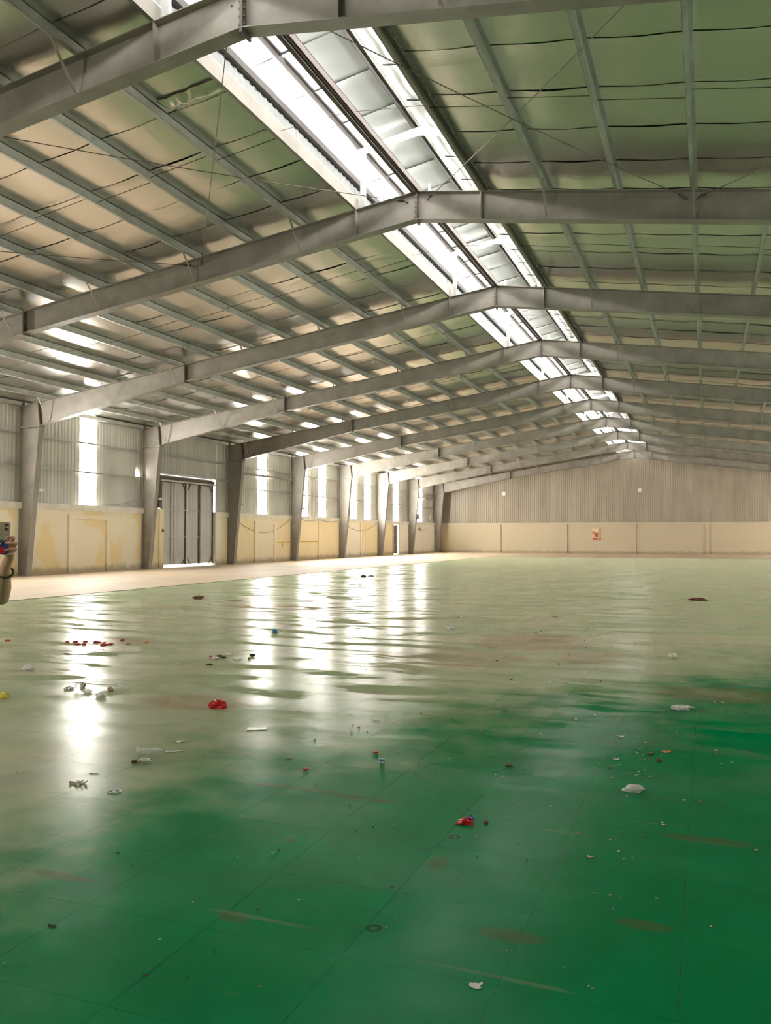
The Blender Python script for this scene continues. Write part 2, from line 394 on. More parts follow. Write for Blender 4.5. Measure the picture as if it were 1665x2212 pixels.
def blind_door(y0, y1, zt_, wj=0.30):
    MB().box(XL, XL + 0.09, y0, y0 + wj, 0, zt_).obj('jamb', 'plaster_pale', wl)
    MB().box(XL, XL + 0.09, y1, y1 + wj * 0.8, 0, zt_).obj('jamb', 'plaster_pale', wl)
    MB().box(XL, XL + 0.09, y0 + wj, y1, zt_ - 0.18, zt_).obj('lintel', 'plaster_pale', wl)
    MB().box(XL, XL + 0.02, y0 + wj, y1, 0, zt_ - 0.18).obj('plaster_field', 'plaster', wl)
blind_door(26.97, 29.25, 2.39); blind_door(41.9, 44.2, 2.39, 0.35)
# profiled sheets, one metre wide
sheets = {}
def sheet_mesh(w, z0, z1):
    key = (round(w, 3), round(z0, 2), round(z1, 2))
    if key not in sheets: sheets[key] = corrugated(w + 0.06, z0, z1, 0.2, 0.028).mesh('cladding_sheet', 'cladding')
    return sheets[key]
ZTOP = ZE + PUR + 0.12
blocked = sorted(WL + [(DOOR[0] - 0.15, DOOR[1] + 0.1)])
def fill(y0, y1, z0, z1):
    n = max(1, round((y1 - y0) / 1.0)); w = (y1 - y0) / n
    for i in range(n): link('cladding_sheet', sheet_mesh(w, z0, z1), wl, (SX + (0.003 if i % 2 else 0), y0 + i * w - 0.03, 0))
y = YF
for a, b in blocked:
    if a > y: fill(y, a, HW - 0.02, ZTOP)
    y = b
fill(y, YB + 0.1, HW - 0.02, ZTOP)
fill(DOOR[0] - 0.15, DOOR[1] + 0.1, DOOR[2] + 0.02, ZTOP)
for i, (a, b) in enumerate(WL):
    m = MB().box(0, 0.012, 0, b - a, HW + 0.02, ZTOP - 0.25).mesh('window_panel', 'pane')
    o = link('window_%d' % (i + 1), m, None, (SX, a, 0)); tag(o, 'tall white translucent daylight panel set in the grey side wall sheeting', 'window', 'daylight panels of the long side wall', 'structure')
# rails (girts) bay by bay
for k in range(-3, 8):
    a, b = max(FY(k), YF) + 0.1, min(FY(k + 1), YB) - 0.1
    for z in (4.18, 5.40):
        if k == 2 and z < 4.4: continue
        MB().box(SX + 0.03, SX + 0.16, a, b, z - 0.006, z + 0.006).box(SX + 0.148, SX + 0.16, a, b, z - 0.035, z + 0.035).obj('girt', 'galv', wl)
    MB().box(SX + 0.03, SX + 0.2, a, b, ZE + 0.02, ZE + 0.17).obj('eave_strut', 'galv', wl)

# right wall, out of the picture but part of the hall
m = MB().box(XRT, XRT + 0.2, YF, YB + 0.2, 0, HW)
wr = m.obj('wall_right', 'plaster'); tag(wr, 'opposite long wall of plastered masonry and sheeting', 'wall', kind='structure')
WR = [(FY(k) + 3.4, FY(k) + 4.4) for k in (-1, 1, 3, 5, 7)]
y = YF
for i, (a, b) in enumerate(WR + [(YB + 0.1, YB + 0.1)]):
    s_ = corrugated(a - y, HW - 0.02, ZTOP, 0.2, -0.028).obj('cladding_sheet', 'cladding', wr, loc=(XRT + 0.17, y, 0), fix=False); y = b
for i, (a, b) in enumerate(WR):
    o = link('window_%d' % (len(WL) + i + 1), MB().box(-0.012, 0, 0, b - a, HW + 0.02, ZTOP - 0.25).mesh('window_panel', 'pane'), None, (XRT + 0.17, a, 0))
    tag(o, 'translucent daylight panel of the opposite long wall', 'window', 'daylight panels of the opposite wall', 'structure')

# ------------------------------------------------------------------ gable walls
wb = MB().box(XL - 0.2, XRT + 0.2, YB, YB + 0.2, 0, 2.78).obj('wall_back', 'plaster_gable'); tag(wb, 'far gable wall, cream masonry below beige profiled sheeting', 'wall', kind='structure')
for x in (-23.71, -18.23, -12.05, -6.04, 0.04, 6.1, 12.1): MB().box(x - 0.15, x + 0.15, YB - 0.09, YB, 0, 2.66).obj('pilaster', 'plaster_gable', wb)
MB().box(XL, XRT, YB - 0.05, YB, 2.66, 2.80).obj('coping', 'plaster_gable', wb)
nx = 39; wx = (XRT - XL + 0.3) / nx
for i in range(nx):
    x0 = XL - 0.15 + i * wx
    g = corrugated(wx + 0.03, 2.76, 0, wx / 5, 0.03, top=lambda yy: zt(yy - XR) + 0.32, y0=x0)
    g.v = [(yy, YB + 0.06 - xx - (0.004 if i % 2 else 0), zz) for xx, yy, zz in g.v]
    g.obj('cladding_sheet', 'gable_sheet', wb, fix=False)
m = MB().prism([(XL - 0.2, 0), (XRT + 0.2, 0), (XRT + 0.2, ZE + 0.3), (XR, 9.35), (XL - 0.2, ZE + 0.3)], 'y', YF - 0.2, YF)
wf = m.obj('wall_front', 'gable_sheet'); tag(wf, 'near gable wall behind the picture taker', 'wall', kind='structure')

for i in range(1):  # glowing panel added out of view to brighten the person's arm
    x = -13.5
    o = MB().box(x, x + 1.0, YF, YF + 0.012, HW, 6.6).obj('window_%d' % (len(WL) + len(WR) + 2 + i), 'pane'); tag(o, 'added glowing light panel on the near gable wall', 'window', 'added light panels of the near gable', 'structure')
# ------------------------------------------------------------------ roof slopes
def slope(sgn, name, label):
    e0, e1 = 1.46, SPAN + 0.35
    P = [(XR + sgn * e0, zt(e0) + PUR + 0.10), (XR + sgn * e1, zt(e1) + PUR + 0.10), (XR + sgn * e1, zt(e1) + PUR + 0.14), (XR + sgn * e0, zt(e0) + PUR + 0.14)]
    root = MB().prism(P, 'y', YF - 0.2, YB + 0.3).obj(name, 'white_steel'); tag(root, label, 'roof', kind='structure')
    # foil-faced blanket strips draped over the purlins
    PW = 1.38; variants = []
    nu, nv = 78, 7; rnd = random.Random(7 if sgn < 0 else 8)
    for q in range(7):
        vs = []; fs = []
        for i in range(nu + 1):
            d = e0 - 0.03 + (SPAN + 0.15 - e0) * i / nu
            fr = (d / 1.42) % 1.0; sag = 0.030 * (sin(pi * fr) ** 2)
            for j in range(nv + 1):
                v = j / nv
                w_ = noise.noise(Vector((d * 0.5, v * 2.4 + q * 9.1, q * 3.7 + sgn))) * 0.007 + noise.noise(Vector((d * 0.3 + 40, v * 5.5 + q * 5.3, q * 1.9))) * 0.004
                lip = -0.007 if j == 0 else (0.003 if j == nv else 0)
                zz = zt(d) + PUR + 0.012 - sag * (0.8 + 0.5 * noise.noise(Vector((d * 0.4, q, 3)))) + w_ * sin(pi * min(1, max(0, fr))) + lip
                vs.append((XR + sgn * d, (v - 0.0) * (PW + 0.03), zz))
        for i in range(nu):
            for j in range(nv):
                a = i * (nv + 1) + j; fs.append((a, a + 1, a + nv + 2, a + nv + 1) if sgn > 0 else (a, a + nv + 1, a + nv + 2, a + 1))
        variants.append(MB().add(vs, fs).mesh('foil_strip', 'foil', True))
    y = 12.0 - 15 * PW; last = -1
    while y < YB:
        q = rnd.choice([i for i in range(7) if i != last]); last = q
        link('foil_strip', variants[q], root, (0, y, 0)); y += PW
    # purlins, bay by bay
    hh = PUR; t_ = 0.010; fl_ = 0.065
    for n in range(1, 13):
        d = 1.42 * n; x = XR + sgn * d; z = zt(d)
        pm = MB()
        L = BAY
        pm.box(x - t_ / 2, x + t_ / 2, 0, L, z, z + hh + (0.07 if n == 1 else 0))
        if n == 1: pm.box(x, x + sgn * fl_, 0, L, z, z + t_).box(x, x + sgn * fl_, 0, L, z + hh - t_, z + hh)
        else: pm.box(x - sgn * fl_, x, 0, L, z, z + t_).box(x - sgn * fl_ - t_ * sgn * 0, x - sgn * (fl_ - t_), 0, L, z, z + 0.028).box(x, x + sgn * fl_, 0, L, z + hh - t_, z + hh)
        me = pm.mesh('purlin', 'steel' if n == 1 else 'galv'); fixn(me)
        for k in range(-3, 8): link('purlin', me, root, (0, FY(k), 0))
    # sag rods between purlins at mid bay
    for n in range(1, 12):
        off = 0.10 if n % 2 else -0.10
        a = (XR + sgn * 1.42 * n, off, zt(1.42 * n) + 0.11); b = (XR + sgn * 1.42 * (n + 1), off, zt(1.42 * (n + 1)) + 0.08)
        me = MB().tube([a, b], 0.0075, 5).mesh('sag_rod', 'rod')
        for k in range(-2, 8): link('sag_rod', me, root, (0, FY(k) + BAY * 0.5, 0))
    return root
sl = slope(-1, 'ceiling_left', 'roof slope lined with silver foil over long purlins, above the wall with the big sliding door')
sr = slope(1, 'ceiling_right', 'roof slope lined with silver foil over purlins, beyond the ridge vent')
# slipped, crumpled flap of foil hanging by the ridge vent
vs = []; fs = []; NA, NB = 26, 9
for i in range(NA + 1):
    for j in range(NB + 1):
        a, b = i / NA, j / NB
        d = 1.62 + a * 1.15; yy = 11.55 + b * 0.34 + 0.05 * noise.noise(Vector((a * 7, b, 2)))
        z = zt(d) + PUR - 0.035 - 0.10 * (sin(pi * a) ** 0.7) * sin(pi * min(1, b * 1.05)) * (0.75 + 0.5 * noise.noise(Vector((a * 14, b * 2.0, 1)))) 
        vs.append((XR - d, yy, z))
for i in range(NA):
    for j in range(NB): a = i * (NB + 1) + j; fs.append((a, a + NB + 1, a + NB + 2, a + 1))
o = MB().add(vs, fs).obj('foil_flap', 'foil', sl, True, fix=False); o['label'] = 'crumpled sagging fold of foil'

# ------------------------------------------------------------------ ridge vent (raised monitor roof)
rv = empty('ridge_vent', (XR, YF, 9.0)); rv['kind'] = 'structure'; tag(rv, 'raised open-sided vent roof running along the ridge', 'roof vent')
def rvp(mb, name, mat, **k):
    o = mb.obj(name, mat, None, **k); o.parent = rv; o.matrix_parent_inverse = Matrix.Translation(-Vector((XR, YF, 9.0))); return o
MS = 0.19
def zm(d): return 10.50 - MS * abs(d)      # top of the monitor rafters
for sgn in (-1, 1):
    P = [(XR + sgn * 0.0, zm(0) + 0.16), (XR + sgn * 2.0, zm(2.0) + 0.16), (XR + sgn * 2.0, zm(2.0) + 0.18), (XR, zm(0) + 0.18)]
    rvp(MB().prism(P, 'y', YF - 0.2, YB + 0.3), 'vent_roof', 'white_steel')
    PW = 1.38; nu, nv = 10, 6
    vme = []
    for q in range(5):
        vs = []; fs = []
        for i in range(nu + 1):
            d = 2.0 * i / nu
            for j in range(nv + 1):
                v = j / nv
                zz = zm(d) + 0.12 - 0.012 * sin(pi * v) - (0.02 if j == 0 else 0) + 0.02 * noise.noise(Vector((d * 0.9, v * 3 + q * 7, sgn * 2.0)))
                vs.append((XR + sgn * d, v * (PW + 0.03), zz))
        for i in range(nu):
            for j in range(nv): a = i * (nv + 1) + j; fs.append((a, a + 1, a + nv + 2, a + nv + 1) if sgn > 0 else (a, a + nv + 1, a + nv + 2, a + 1))
        vme.append(MB().add(vs, fs).mesh('vent_foil_strip', 'vent_foil', True))
    y = 12.0 - 15 * PW; i = 0
    while y < YB:
        o = link('vent_foil_strip', vme[(i * 3) % 5], rv); o.matrix_parent_inverse = Matrix.Translation(-Vector((XR, YF, 9.0))); o.location = (0, y, 0); y += PW; i += 1
    # corrugated upstand and its dark top rail
    xs = XR + sgn * 1.56
    w = 1.0467; sm = corrugated(w, 9.00, 9.50, 0.2, 0.022)
    sm.v = [(xs - sgn * x, yy, z) for x, yy, z in sm.v]; sme = sm.mesh('upstand_sheet', 'upstand_grey')
    y = YF
    while y < YB - 0.3:
        o = link('upstand_sheet', sme, rv); o.matrix_parent_inverse = Matrix.Translation(-Vector((XR, YF, 9.0))); o.location = (0, y, 0); y += w
    for k in range(-3, 8):
        a, b = FY(k), FY(k + 1)
        rvp(MB().box(min(xs, xs - sgn * 0.13), max(xs, xs - sgn * 0.13), a, b, 9.47, 9.485).box(min(xs - sgn * 0.04, xs - sgn * 0.055), max(xs - sgn * 0.04, xs - sgn * 0.055), a, b, 9.47, 9.68), 'upstand_rail', 'dark_steel')
        # vent purlins: over the posts
        x = XR + sgn * 1.40
        rvp(MB().box(x - 0.006, x + 0.006, a, b, zm(1.4), zm(1.4) + 0.12).box(x - 0.06, x + 0.0, a, b, zm(1.4), zm(1.4) + 0.012).box(x, x + 0.06, a, b, zm(1.4) + 0.108, zm(1.4) + 0.12), 'vent_purlin', 'dark_steel')
        x = XR + sgn * 0.10
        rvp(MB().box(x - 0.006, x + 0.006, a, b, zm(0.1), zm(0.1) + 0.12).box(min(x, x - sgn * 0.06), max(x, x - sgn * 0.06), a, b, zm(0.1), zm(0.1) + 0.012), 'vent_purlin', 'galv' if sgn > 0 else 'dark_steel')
for k in range(-3, 8):                       # paired ridge struts on top of the frames
    a, b = FY(k), FY(k + 1)
    rvp(MB().box(XR - 0.11, XR - 0.10, a, b, 9.02, 9.16).box(XR - 0.11, XR - 0.045, a, b, 9.02, 9.032).box(XR - 0.11, XR - 0.045, a, b, 9.148, 9.16), 'ridge_strut', 'brown_steel')
    rvp(MB().box(XR + 0.06, XR + 0.07, a, b, 9.02, 9.16).box(XR + 0.005, XR + 0.07, a, b, 9.02, 9.032).box(XR + 0.005, XR + 0.07, a, b, 9.148, 9.16), 'ridge_strut', 'brown_steel')
    # thin tie wires across the vent at mid bay
    y = (a + b) / 2
    rvp(MB().tube([(XR - 1.42, y, 9.0), (XR - 0.1, y, 9.1), (XR + 1.42, y, 8.95)], 0.005, 4), 'tie_rod', 'rod')
    # curved stays of the open side
    for i in range(6):
        yy = a + (i + 0.5) * BAY / 6
        rvp(MB().tube([(XR - 1.58, yy, 9.62), (XR - 1.72, yy, 9.80), (XR - 1.86, yy, 9.96), (XR - 1.95, yy, 10.14)], 0.006, 4), 'stay', 'white_steel')

# ------------------------------------------------------------------ steel portal frames
BF = 0.13; TF = 0.014; TW = 0.010
def ibeam(top, bot, mat_name=None):
    """top / bot: matching polylines of (x, z); web plate + two flanges"""
    m = MB()
    m.prism(top + bot[::-1], 'y', -TW / 2, TW / 2)
    for line, dz in ((top, -TF), (bot, TF)):
        for (x0, z0), (x1, z1) in zip(line[:-1], line[1:]):
            n = Vector((-(z1 - z0), x1 - x0)).normalized() * abs(dz)
            if (n.y > 0) != (dz > 0): n = -n
            if abs(x1 - x0) < abs(z1 - z0) * 0.5 and dz: pass
            m.prism([(x0, z0), (x1, z1), (x1 + n.x, z1 + n.y), (x0 + n.x, z0 + n.y)], 'y', -BF, BF)
    return m
def zs(s): return zt(SPAN - s)
S0 = 0.86
def frame_proto():
    P = []                                   # (name, mesh, parent index)
    for sg in (-1, 1):
        def X(s): return XR + sg * (SPAN - s)
        # column: vertical outer flange, raking inner flange
        m = MB(); zc = 5.60
        m.prism([(X(0), 0.02), (X(0.40), 0.02), (X(0.93), zc), (X(0), zc)], 'y', -TW / 2, TW / 2)
        m.prism([(X(0), 0.02), (X(TF), 0.02), (X(TF), zc), (X(0), zc)], 'y', -BF, BF)
        m.prism([(X(0.40), 0.02), (X(0.40 - TF), 0.02), (X(0.93 - TF), zc), (X(0.93), zc)], 'y', -BF, BF)
        P.append(('column', m.mesh('column', 'steel')))
        P.append(('base_plate', MB().box(min(X(-0.0), X(0.46)), max(X(0), X(0.46)), -0.17, 0.17, 0.0, 0.022).mesh('base_plate', 'steel')))
        m = MB().box(min(X(0), X(0.97)), max(X(0), X(0.97)), -BF, BF, zc, zc + 0.045)
        for i in range(5):
            for yy in (-0.085, 0.085): m.box(min(X(0.12 + i * 0.18), X(0.15 + i * 0.18)), max(X(0.12 + i * 0.18), X(0.15 + i * 0.18)), yy - 0.015, yy + 0.015, zc - 0.03, zc)
        P.append(('knee_plate', m.mesh('knee_plate', 'steel')))
        m = MB(); m.prism([(X(0), zc + 0.045), (X(0.95), zc + 0.045), (X(S0 - 0.02), zs(S0)), (X(0), zs(0))], 'y', -TW / 2, TW / 2)
        m.prism([(X(0), zs(0)), (X(S0), zs(S0)), (X(S0), zs(S0) - TF), (X(0), zs(0) - TF)], 'y', -BF, BF)
        m.prism([(X(0), zc + 0.045), (X(TF), zc + 0.045), (X(TF), zs(0)), (X(0), zs(0))], 'y', -BF, BF)
        P.append(('knee', m.mesh('knee', 'steel')))
        m = MB().prism([(X(0.925), zc + 0.045), (X(0.965), zc + 0.045), (X(S0 + 0.01), zs(S0)), (X(S0 - 0.03), zs(S0))], 'y', -BF, BF)
        P.append(('end_plate', m.mesh('end_plate', 'brown_steel')))
        P.append(('rafter', ibeam([(X(S0), zs(S0)), (X(7.33), zs(7.33))], [(X(0.95), 5.66), (X(7.33), 6.885)]).mesh('rafter', 'steel')))
        P.append(('rafter', ibeam([(X(7.33), zs(7.33)), (X(SPAN - 0.015), zs(SPAN))], [(X(7.33), 6.885), (X(SPAN - 0.015), 8.43)]).mesh('rafter', 'steel')))
        m = MB().box(min(X(7.31), X(7.35)), max(X(7.31), X(7.35)), -BF, BF, 6.84, zs(7.33) + 0.03)
        for i in range(5):
            for yy in (-0.085, 0.085): m.box(X(7.33) - 0.045, X(7.33) + 0.045, yy - 0.014, yy + 0.014, 6.95 + i * 0.11, 6.98 + i * 0.11)
        P.append(('splice_plate', m.mesh('splice_plate', 'brown_steel')))
        # fly braces from purlin to bottom flange and web stiffeners
        for n in (2, 4, 6, 8, 10, 12):
            d = 1.42 * n; s = SPAN - d; x = X(s)
            zb = (8.43 - (8.43 - 6.885) * (d / (SPAN - 7.33))) if s > 7.33 else (5.66 + (6.885 - 5.66) * (s - 0.95) / (7.33 - 0.95))
            for yy in (-1, 1):
                P.append(('fly_brace', MB().bar((x, yy * 0.62, zt(d) + 0.04), (x, yy * 0.07, zb + 0.03), 0.045, 0.012, (0, 1, 0)).bar((x, yy * 0.05, zb + 0.03), (x, yy * 0.11, zb + 0.03), 0.05, 0.05).mesh('fly_brace', 'steel')))
        d = 1.44; x = XR + sg * d; zb = 8.43 - 0.1404 * d
        P.append(('stiffener', MB().box(x - 0.012, x + 0.012, -BF * 0.9, BF * 0.9, zb + TF, zt(d) - TF).mesh('stiffener', 'steel')))
        # vent post with its monitor rafter
        P.append(('vent_post', MB().box(XR + sg * 1.30 - 0.06, XR + sg * 1.30 + 0.06, -0.03, 0.03, zt(1.3), zm(1.3) - 0.13).mesh('vent_post', 'white_steel')))
        m = MB().prism([(XR, zm(0)), (XR + sg * 1.87, zm(1.87)), (XR + sg * 1.87, zm(1.87) - 0.09), (XR, zm(0) - 0.14)], 'y', -0.004, 0.004)
        m.prism([(XR, zm(0) - 0.14), (XR + sg * 1.87, zm(1.87) - 0.09), (XR + sg * 1.87, zm(1.87) - 0.10), (XR, zm(0) - 0.15)], 'y', -0.05, 0.05)
        m.prism([(XR, zm(0)), (XR + sg * 1.87, zm(1.87)), (XR + sg * 1.87, zm(1.87) - 0.01), (XR, zm(0) - 0.01)], 'y', -0.05, 0.05)
        P.append(('vent_rafter', m.mesh('vent_rafter', 'white_steel')))
    m = MB().box(XR - 0.02, XR + 0.02, -BF, BF, 8.37, 9.0)
    for i in range(5):
        for yy in (-0.09, 0.09): m.box(XR - 0.05, XR + 0.05, yy - 0.014, yy + 0.014, 8.48 + i * 0.11, 8.51 + i * 0.11)
    P.append(('ridge_plate', m.mesh('ridge_plate', 'brown_steel')))
    P.append(('ridge_cleat', MB().box(XR + 0.24, XR + 0.30, -0.006, 0.006, 9.0, 9.22).mesh('ridge_cleat', 'galv')))
    for _, me in P: fixn(me)
    return P
FP = frame_proto()
ORD = {8: 'end steel portal frame standing just before the far gable wall', 7: 'second', 6: 'third', 5: 'fourth', 4: 'fifth', 3: 'sixth', 2: 'seventh', 1: 'eighth', 0: 'ninth', -1: 'tenth', -2: 'eleventh'}
for k in range(-2, 9):
    root = empty('portal_frame', (0, FY(k), 0))
    tag(root, ORD[k] if k == 8 else '%s grey steel portal frame counted from the far gable wall' % ORD[k], 'portal frame', 'steel portal frames of the hall')
    for nm, me in FP:
        if k == 8 and nm == 'fly_brace' and me.vertices[0].co.y > 0: continue
        link(nm, me, root)
# small cleats on the columns beside the wall
for k in (1, 2, 3, 4, 5, 6):
    o = MB().box(XL + 0.70, XL + 0.84, FY(k) + 0.132, FY(k) + 0.30, 3.20, 3.28).obj('cable_bracket', 'white_steel')
    tag(o, 'small pale cable bracket on the inner face of a steel column', 'bracket', 'cable brackets on the columns')

# roof bracing cables (X bracing between two frames)
def cable(a, b, label, sag=0.06):
    a = Vector(a); b = Vector(b); root = empty('bracing_cable', tuple(a))
    pts = [a.lerp(b, t / 8) - Vector((0, 0, sag * 4 * (t / 8) * (1 - t / 8))) for t in range(9)]
    inv = Matrix.Translation(-a)
    def put(mb, n, mt):
        o = mb.obj(n, mt, None, True); o.parent = root; o.matrix_parent_inverse = inv
    put(MB().tube(pts, 0.0085, 5), 'cable', 'rod')
    for e, f in ((a, b), (b, a)):
        d = (f - e).normalized(); p = e - d * 0.02
        put(MB().tube([p, p + d * 0.05, p + d * 0.16, p + d * 0.2], [0.012, 0.03, 0.03, 0.01], 6).tube([p - d * 0.14 + Vector((0, 0, -0.05)), p], 0.012, 5), 'turnbuckle', 'dark_steel')
    tag(root, label, 'cable', 'roof bracing cables')
def zw(d): return zt(d) - 0.13
y0, y1 = FY(-1) + 0.1, FY(0) - 0.1
C5 = (0.30, 5.50, 11.2)
cable((XR + C5[0], y1, zw(C5[0])), (XR + C5[1], y0, zw(C5[1])), 'thin bracing cable knotted beside the ridge, crossing the foil beyond the vent')
cable((XR + C5[1], y1, zw(C5[1])), (XR + C5[0], y0, zw(C5[0])), 'thin bracing cable beyond the vent, tied away from the ridge at the ninth frame')
cable((XR - C5[0], y1, zw(C5[0])), (XR - C5[1], y0, zw(C5[1])), 'thin bracing cable running to the ridge knuckle across the slope with the crumpled foil')
cable((XR - C5[1], y1, zw(C5[1])), (XR - C5[0], y0, zw(C5[0])), 'thin bracing cable running steeply down from the ridge past the crumpled foil')
cable((XR - C5[1] - 0.3, y1, zw(C5[1] + 0.3)), (XR - C5[2], y0, zw(C5[2])), 'thin bracing cable lower on the slope, below the crumpled foil')
cable((XR + C5[1] + 0.3, y1, zw(C5[1] + 0.3)), (XR + C5[2], y0, zw(C5[2])), 'thin bracing cable low on the slope beyond the ridge vent')

# ------------------------------------------------------------------ sliding door in the long wall
def door_sliding():
    ya, yb, zt_ = DOOR
    xo = XL - 0.14                                   # leaf plane
    r = empty('door_1', (xo, ya, 0)); tag(r, 'tall double sliding door of grey profiled sheet on a steel frame', 'door', kind='structure')
    inv = Matrix.Translation(-Vector((xo, ya, 0)))
    def put(mb, n, mt, par=None, fix=True):
        o = mb.obj(n, mt, None, fix=fix); o.parent = r; o.matrix_parent_inverse = inv; return o
    n = 4; y0, y1 = ya - 0.02, 37.80; w = (y1 - y0) / n
    for i in range(n):
        s = corrugated(w + 0.03, 0.13, 4.468, 0.2, 0.025, y0=y0 + i * w); s.v = [(xo - 0.02 + x, y, z) for x, y, z in s.v]
        put(s, 'door_sheet', 'cladding', fix=False)
    for y, ww, mt in ((ya + 0.02, 0.05, 'dark_steel'), (34.12, 0.045, 'galv'), (35.30, 0.07, 'dark_steel'), (35.40, 0.08, 'white_steel'), (36.5, 0.075, 'dark_steel'), (37.74, 0.06, 'dark_steel')):
        put(MB().box(xo + 0.015, xo + 0.065, y - ww / 2, y + ww / 2, 0.10, 4.16), 'door_post', mt)
    for z in (1.47, 2.80): put(MB().box(xo + 0.01, xo + 0.055, y0, y1, z - 0.03, z + 0.03), 'door_rail', 'galv')
    put(MB().box(xo + 0.01, xo + 0.06, y0, y1, 4.12, 4.17), 'door_rail', 'brown_steel')
    for (y, dy, z, dz) in ((35.30, -0.28, 4.10, -0.32), (35.42, 0.28, 4.10, -0.32), (37.7, -0.28, 4.10, -0.32), (35.30, -0.3, 0.12, 0.34), (35.42, 0.3, 0.12, 0.34), (37.7, -0.3, 0.12, 0.34)):
        put(MB().bar((xo + 0.06, y, z + dz), (xo + 0.06, y + dy, z), 0.04, 0.03), 'corner_brace', 'dark_steel')
    put(MB().tube([(xo + 0.10, ya - 0.1, 4.20), (xo + 0.10, 37.85, 4.20)], 0.045, 10), 'sliding_track', 'white_steel')
    put(MB().box(xo + 0.02, xo + 0.05, ya - 0.05, 37.9, 4.24, 4.40), 'track_beam', 'brown_steel')
    put(MB().box(xo + 0.0, xo + 0.10, ya - 0.22, ya - 0.05, 2.86, 4.45), 'door_jamb_post', 'dark_steel')
    put(MB().box(xo - 0.02, xo + 0.06, 37.99, 38.20, 2.8, 4.45), 'door_jamb_post', 'galv')
    put(MB().lathe([(0.0, 0.0), (0.09, 0.0), (0.09, 0.05), (0.0, 0.06)], 12, Matrix.Translation((XL + 0.02, ya - 0.06, 1.78)) @ Matrix.Rotation(pi / 2, 4, 'Y')), 'pulley', 'brown_steel')
door_sliding()
# masonry jambs of the opening and the header rail above it
for y0, y1, mt in ((DOOR[0] - 0.32, DOOR[0] + 0.02, 'plaster_cream'), (37.80, DOOR[1] + 0.22, 'plaster_white')):
    MB().box(XL - 0.2, XL + 0.06, y0, y1, 0, 2.78).obj('door_pier', mt, wl)
MB().box(SX + 0.02, SX + 0.2, DOOR[0] - 0.2, FY(3) - 0.05, 4.50, 4.58).obj('header_rail', 'galv', wl)

# pale cable, conduit and rails fixed to the side wall
def droop(name, pts, r, mat, label, cat, group=None):
    P = []
    for (ya, za), (yb, zb), s in pts:
        for i in range(13):
            t = i / 12; P.append((XL + 0.07, ya + (yb - ya) * t, za + (zb - za) * t - s * 4 * t * (1 - t)))
    o = MB().tube(P, r, 6).obj(name, mat, None, True); tag(o, label, cat, group)
simple('grey_cable', (0.30, 0.28, 0.22), 0.6)
droop('wall_cable', [((FY(3) + 0.5, 2.52), (FY(4) - 0.25, 2.62), 0.85)], 0.016, 'grey_cable', 'thick grey cable looping down across the blind doorway beside the sliding door', 'cable')
droop('wall_cable', [((FY(5) + 0.5, 2.5), (FY(6) - 0.3, 2.6), 0.62)], 0.016, 'grey_cable', 'grey cable looping over the thin white pilaster', 'cable')
droop('wall_cable', [((28.9, 2.86), (FY(2) - 0.12, 3.28), 0.12)], 0.012, 'grey_cable', 'thin cable rising along the sheeting to the seventh frame column', 'cable')
droop('wall_cable', [((FY(4) + 0.9, 2.68), (50.3, 2.66), 0.16), ((50.3, 2.66), (FY(5) - 0.2, 2.66), 0.14)], 0.014, 'grey_cable', 'grey cable sagging along the coping between two daylight panels', 'cable')
def wall_rail(y0, y1, z, label, drop=None):
    m = MB().box(XL + 0.013, XL + 0.06, y0, y1, z - 0.03, z + 0.03)
    if drop: m.box(XL + 0.013, XL + 0.05, drop - 0.03, drop + 0.03, z - 0.28, z)
    tag(m.obj('wall_rail', 'yellow_paint'), label, 'rail')
wall_rail(44.5, 46.3, 1.15, 'short yellow rail with a small drop piece beside the blind doorway', 45.3)
wall_rail(47.8, 50.15, 1.17, 'yellow rail without a drop piece, ending at the cream pilaster')
for k, lab in ((3, 'pale square beam crossing a daylight panel between two columns beyond the sliding door'), (7, 'pale square beam crossing the last daylight panel before the gable wall')):
    tag(MB().box(XL + 0.02, XL + 0.14, FY(k) + 0.02, FY(k + 1) + 0.10, 4.96, 5.08).obj('wall_beam', 'steel'), lab, 'beam')
tag(MB().box(XL + 0.012, XL + 0.16, 71.15, 73.4, 2.12, 2.20).box(XL + 0.012, XL + 0.05, 71.15, 73.4, 2.12, 2.34).box(XL + 0.012, XL + 0.16, 71.15, 71.22, 2.12, 2.34).obj('wall_shelf', 'coping'), 'pale bracket shelf high on the white wall before the corner', 'shelf')
tag(MB().box(SX + 0.04, SX + 0.2, 74.4, 74.95, 3.15, 3.6).box(SX + 0.2, SX + 0.215, 74.45, 74.9, 3.2, 3.55).obj('switch_box', 'galv'), 'grey electrical box on the sheeting before the corner', 'electrical box')
tag(MB().box(SX + 0.05, SX + 0.10, 71.0, 71.65, 3.05, 3.55).box(SX + 0.10, SX + 0.12, 71.05, 71.6, 3.1, 3.5).obj('notice_panel', 'galv'), 'grey plate covering part of the last daylight panel', 'plate')
# broken corner of the sheeting letting daylight through beside the seventh frame: bright chip of translucent sheet
tag(MB().box(SX + 0.035, SX + 0.05, 31.48, 31.58, 4.34, 4.52).box(SX + 0.035, SX + 0.05, 31.54, 31.66, 4.26, 4.32).obj('window_%d' % (len(WL) + len(WR) + 1), 'pane'), 'small ragged daylight hole in the sheeting beside a column', 'window', kind='structure')

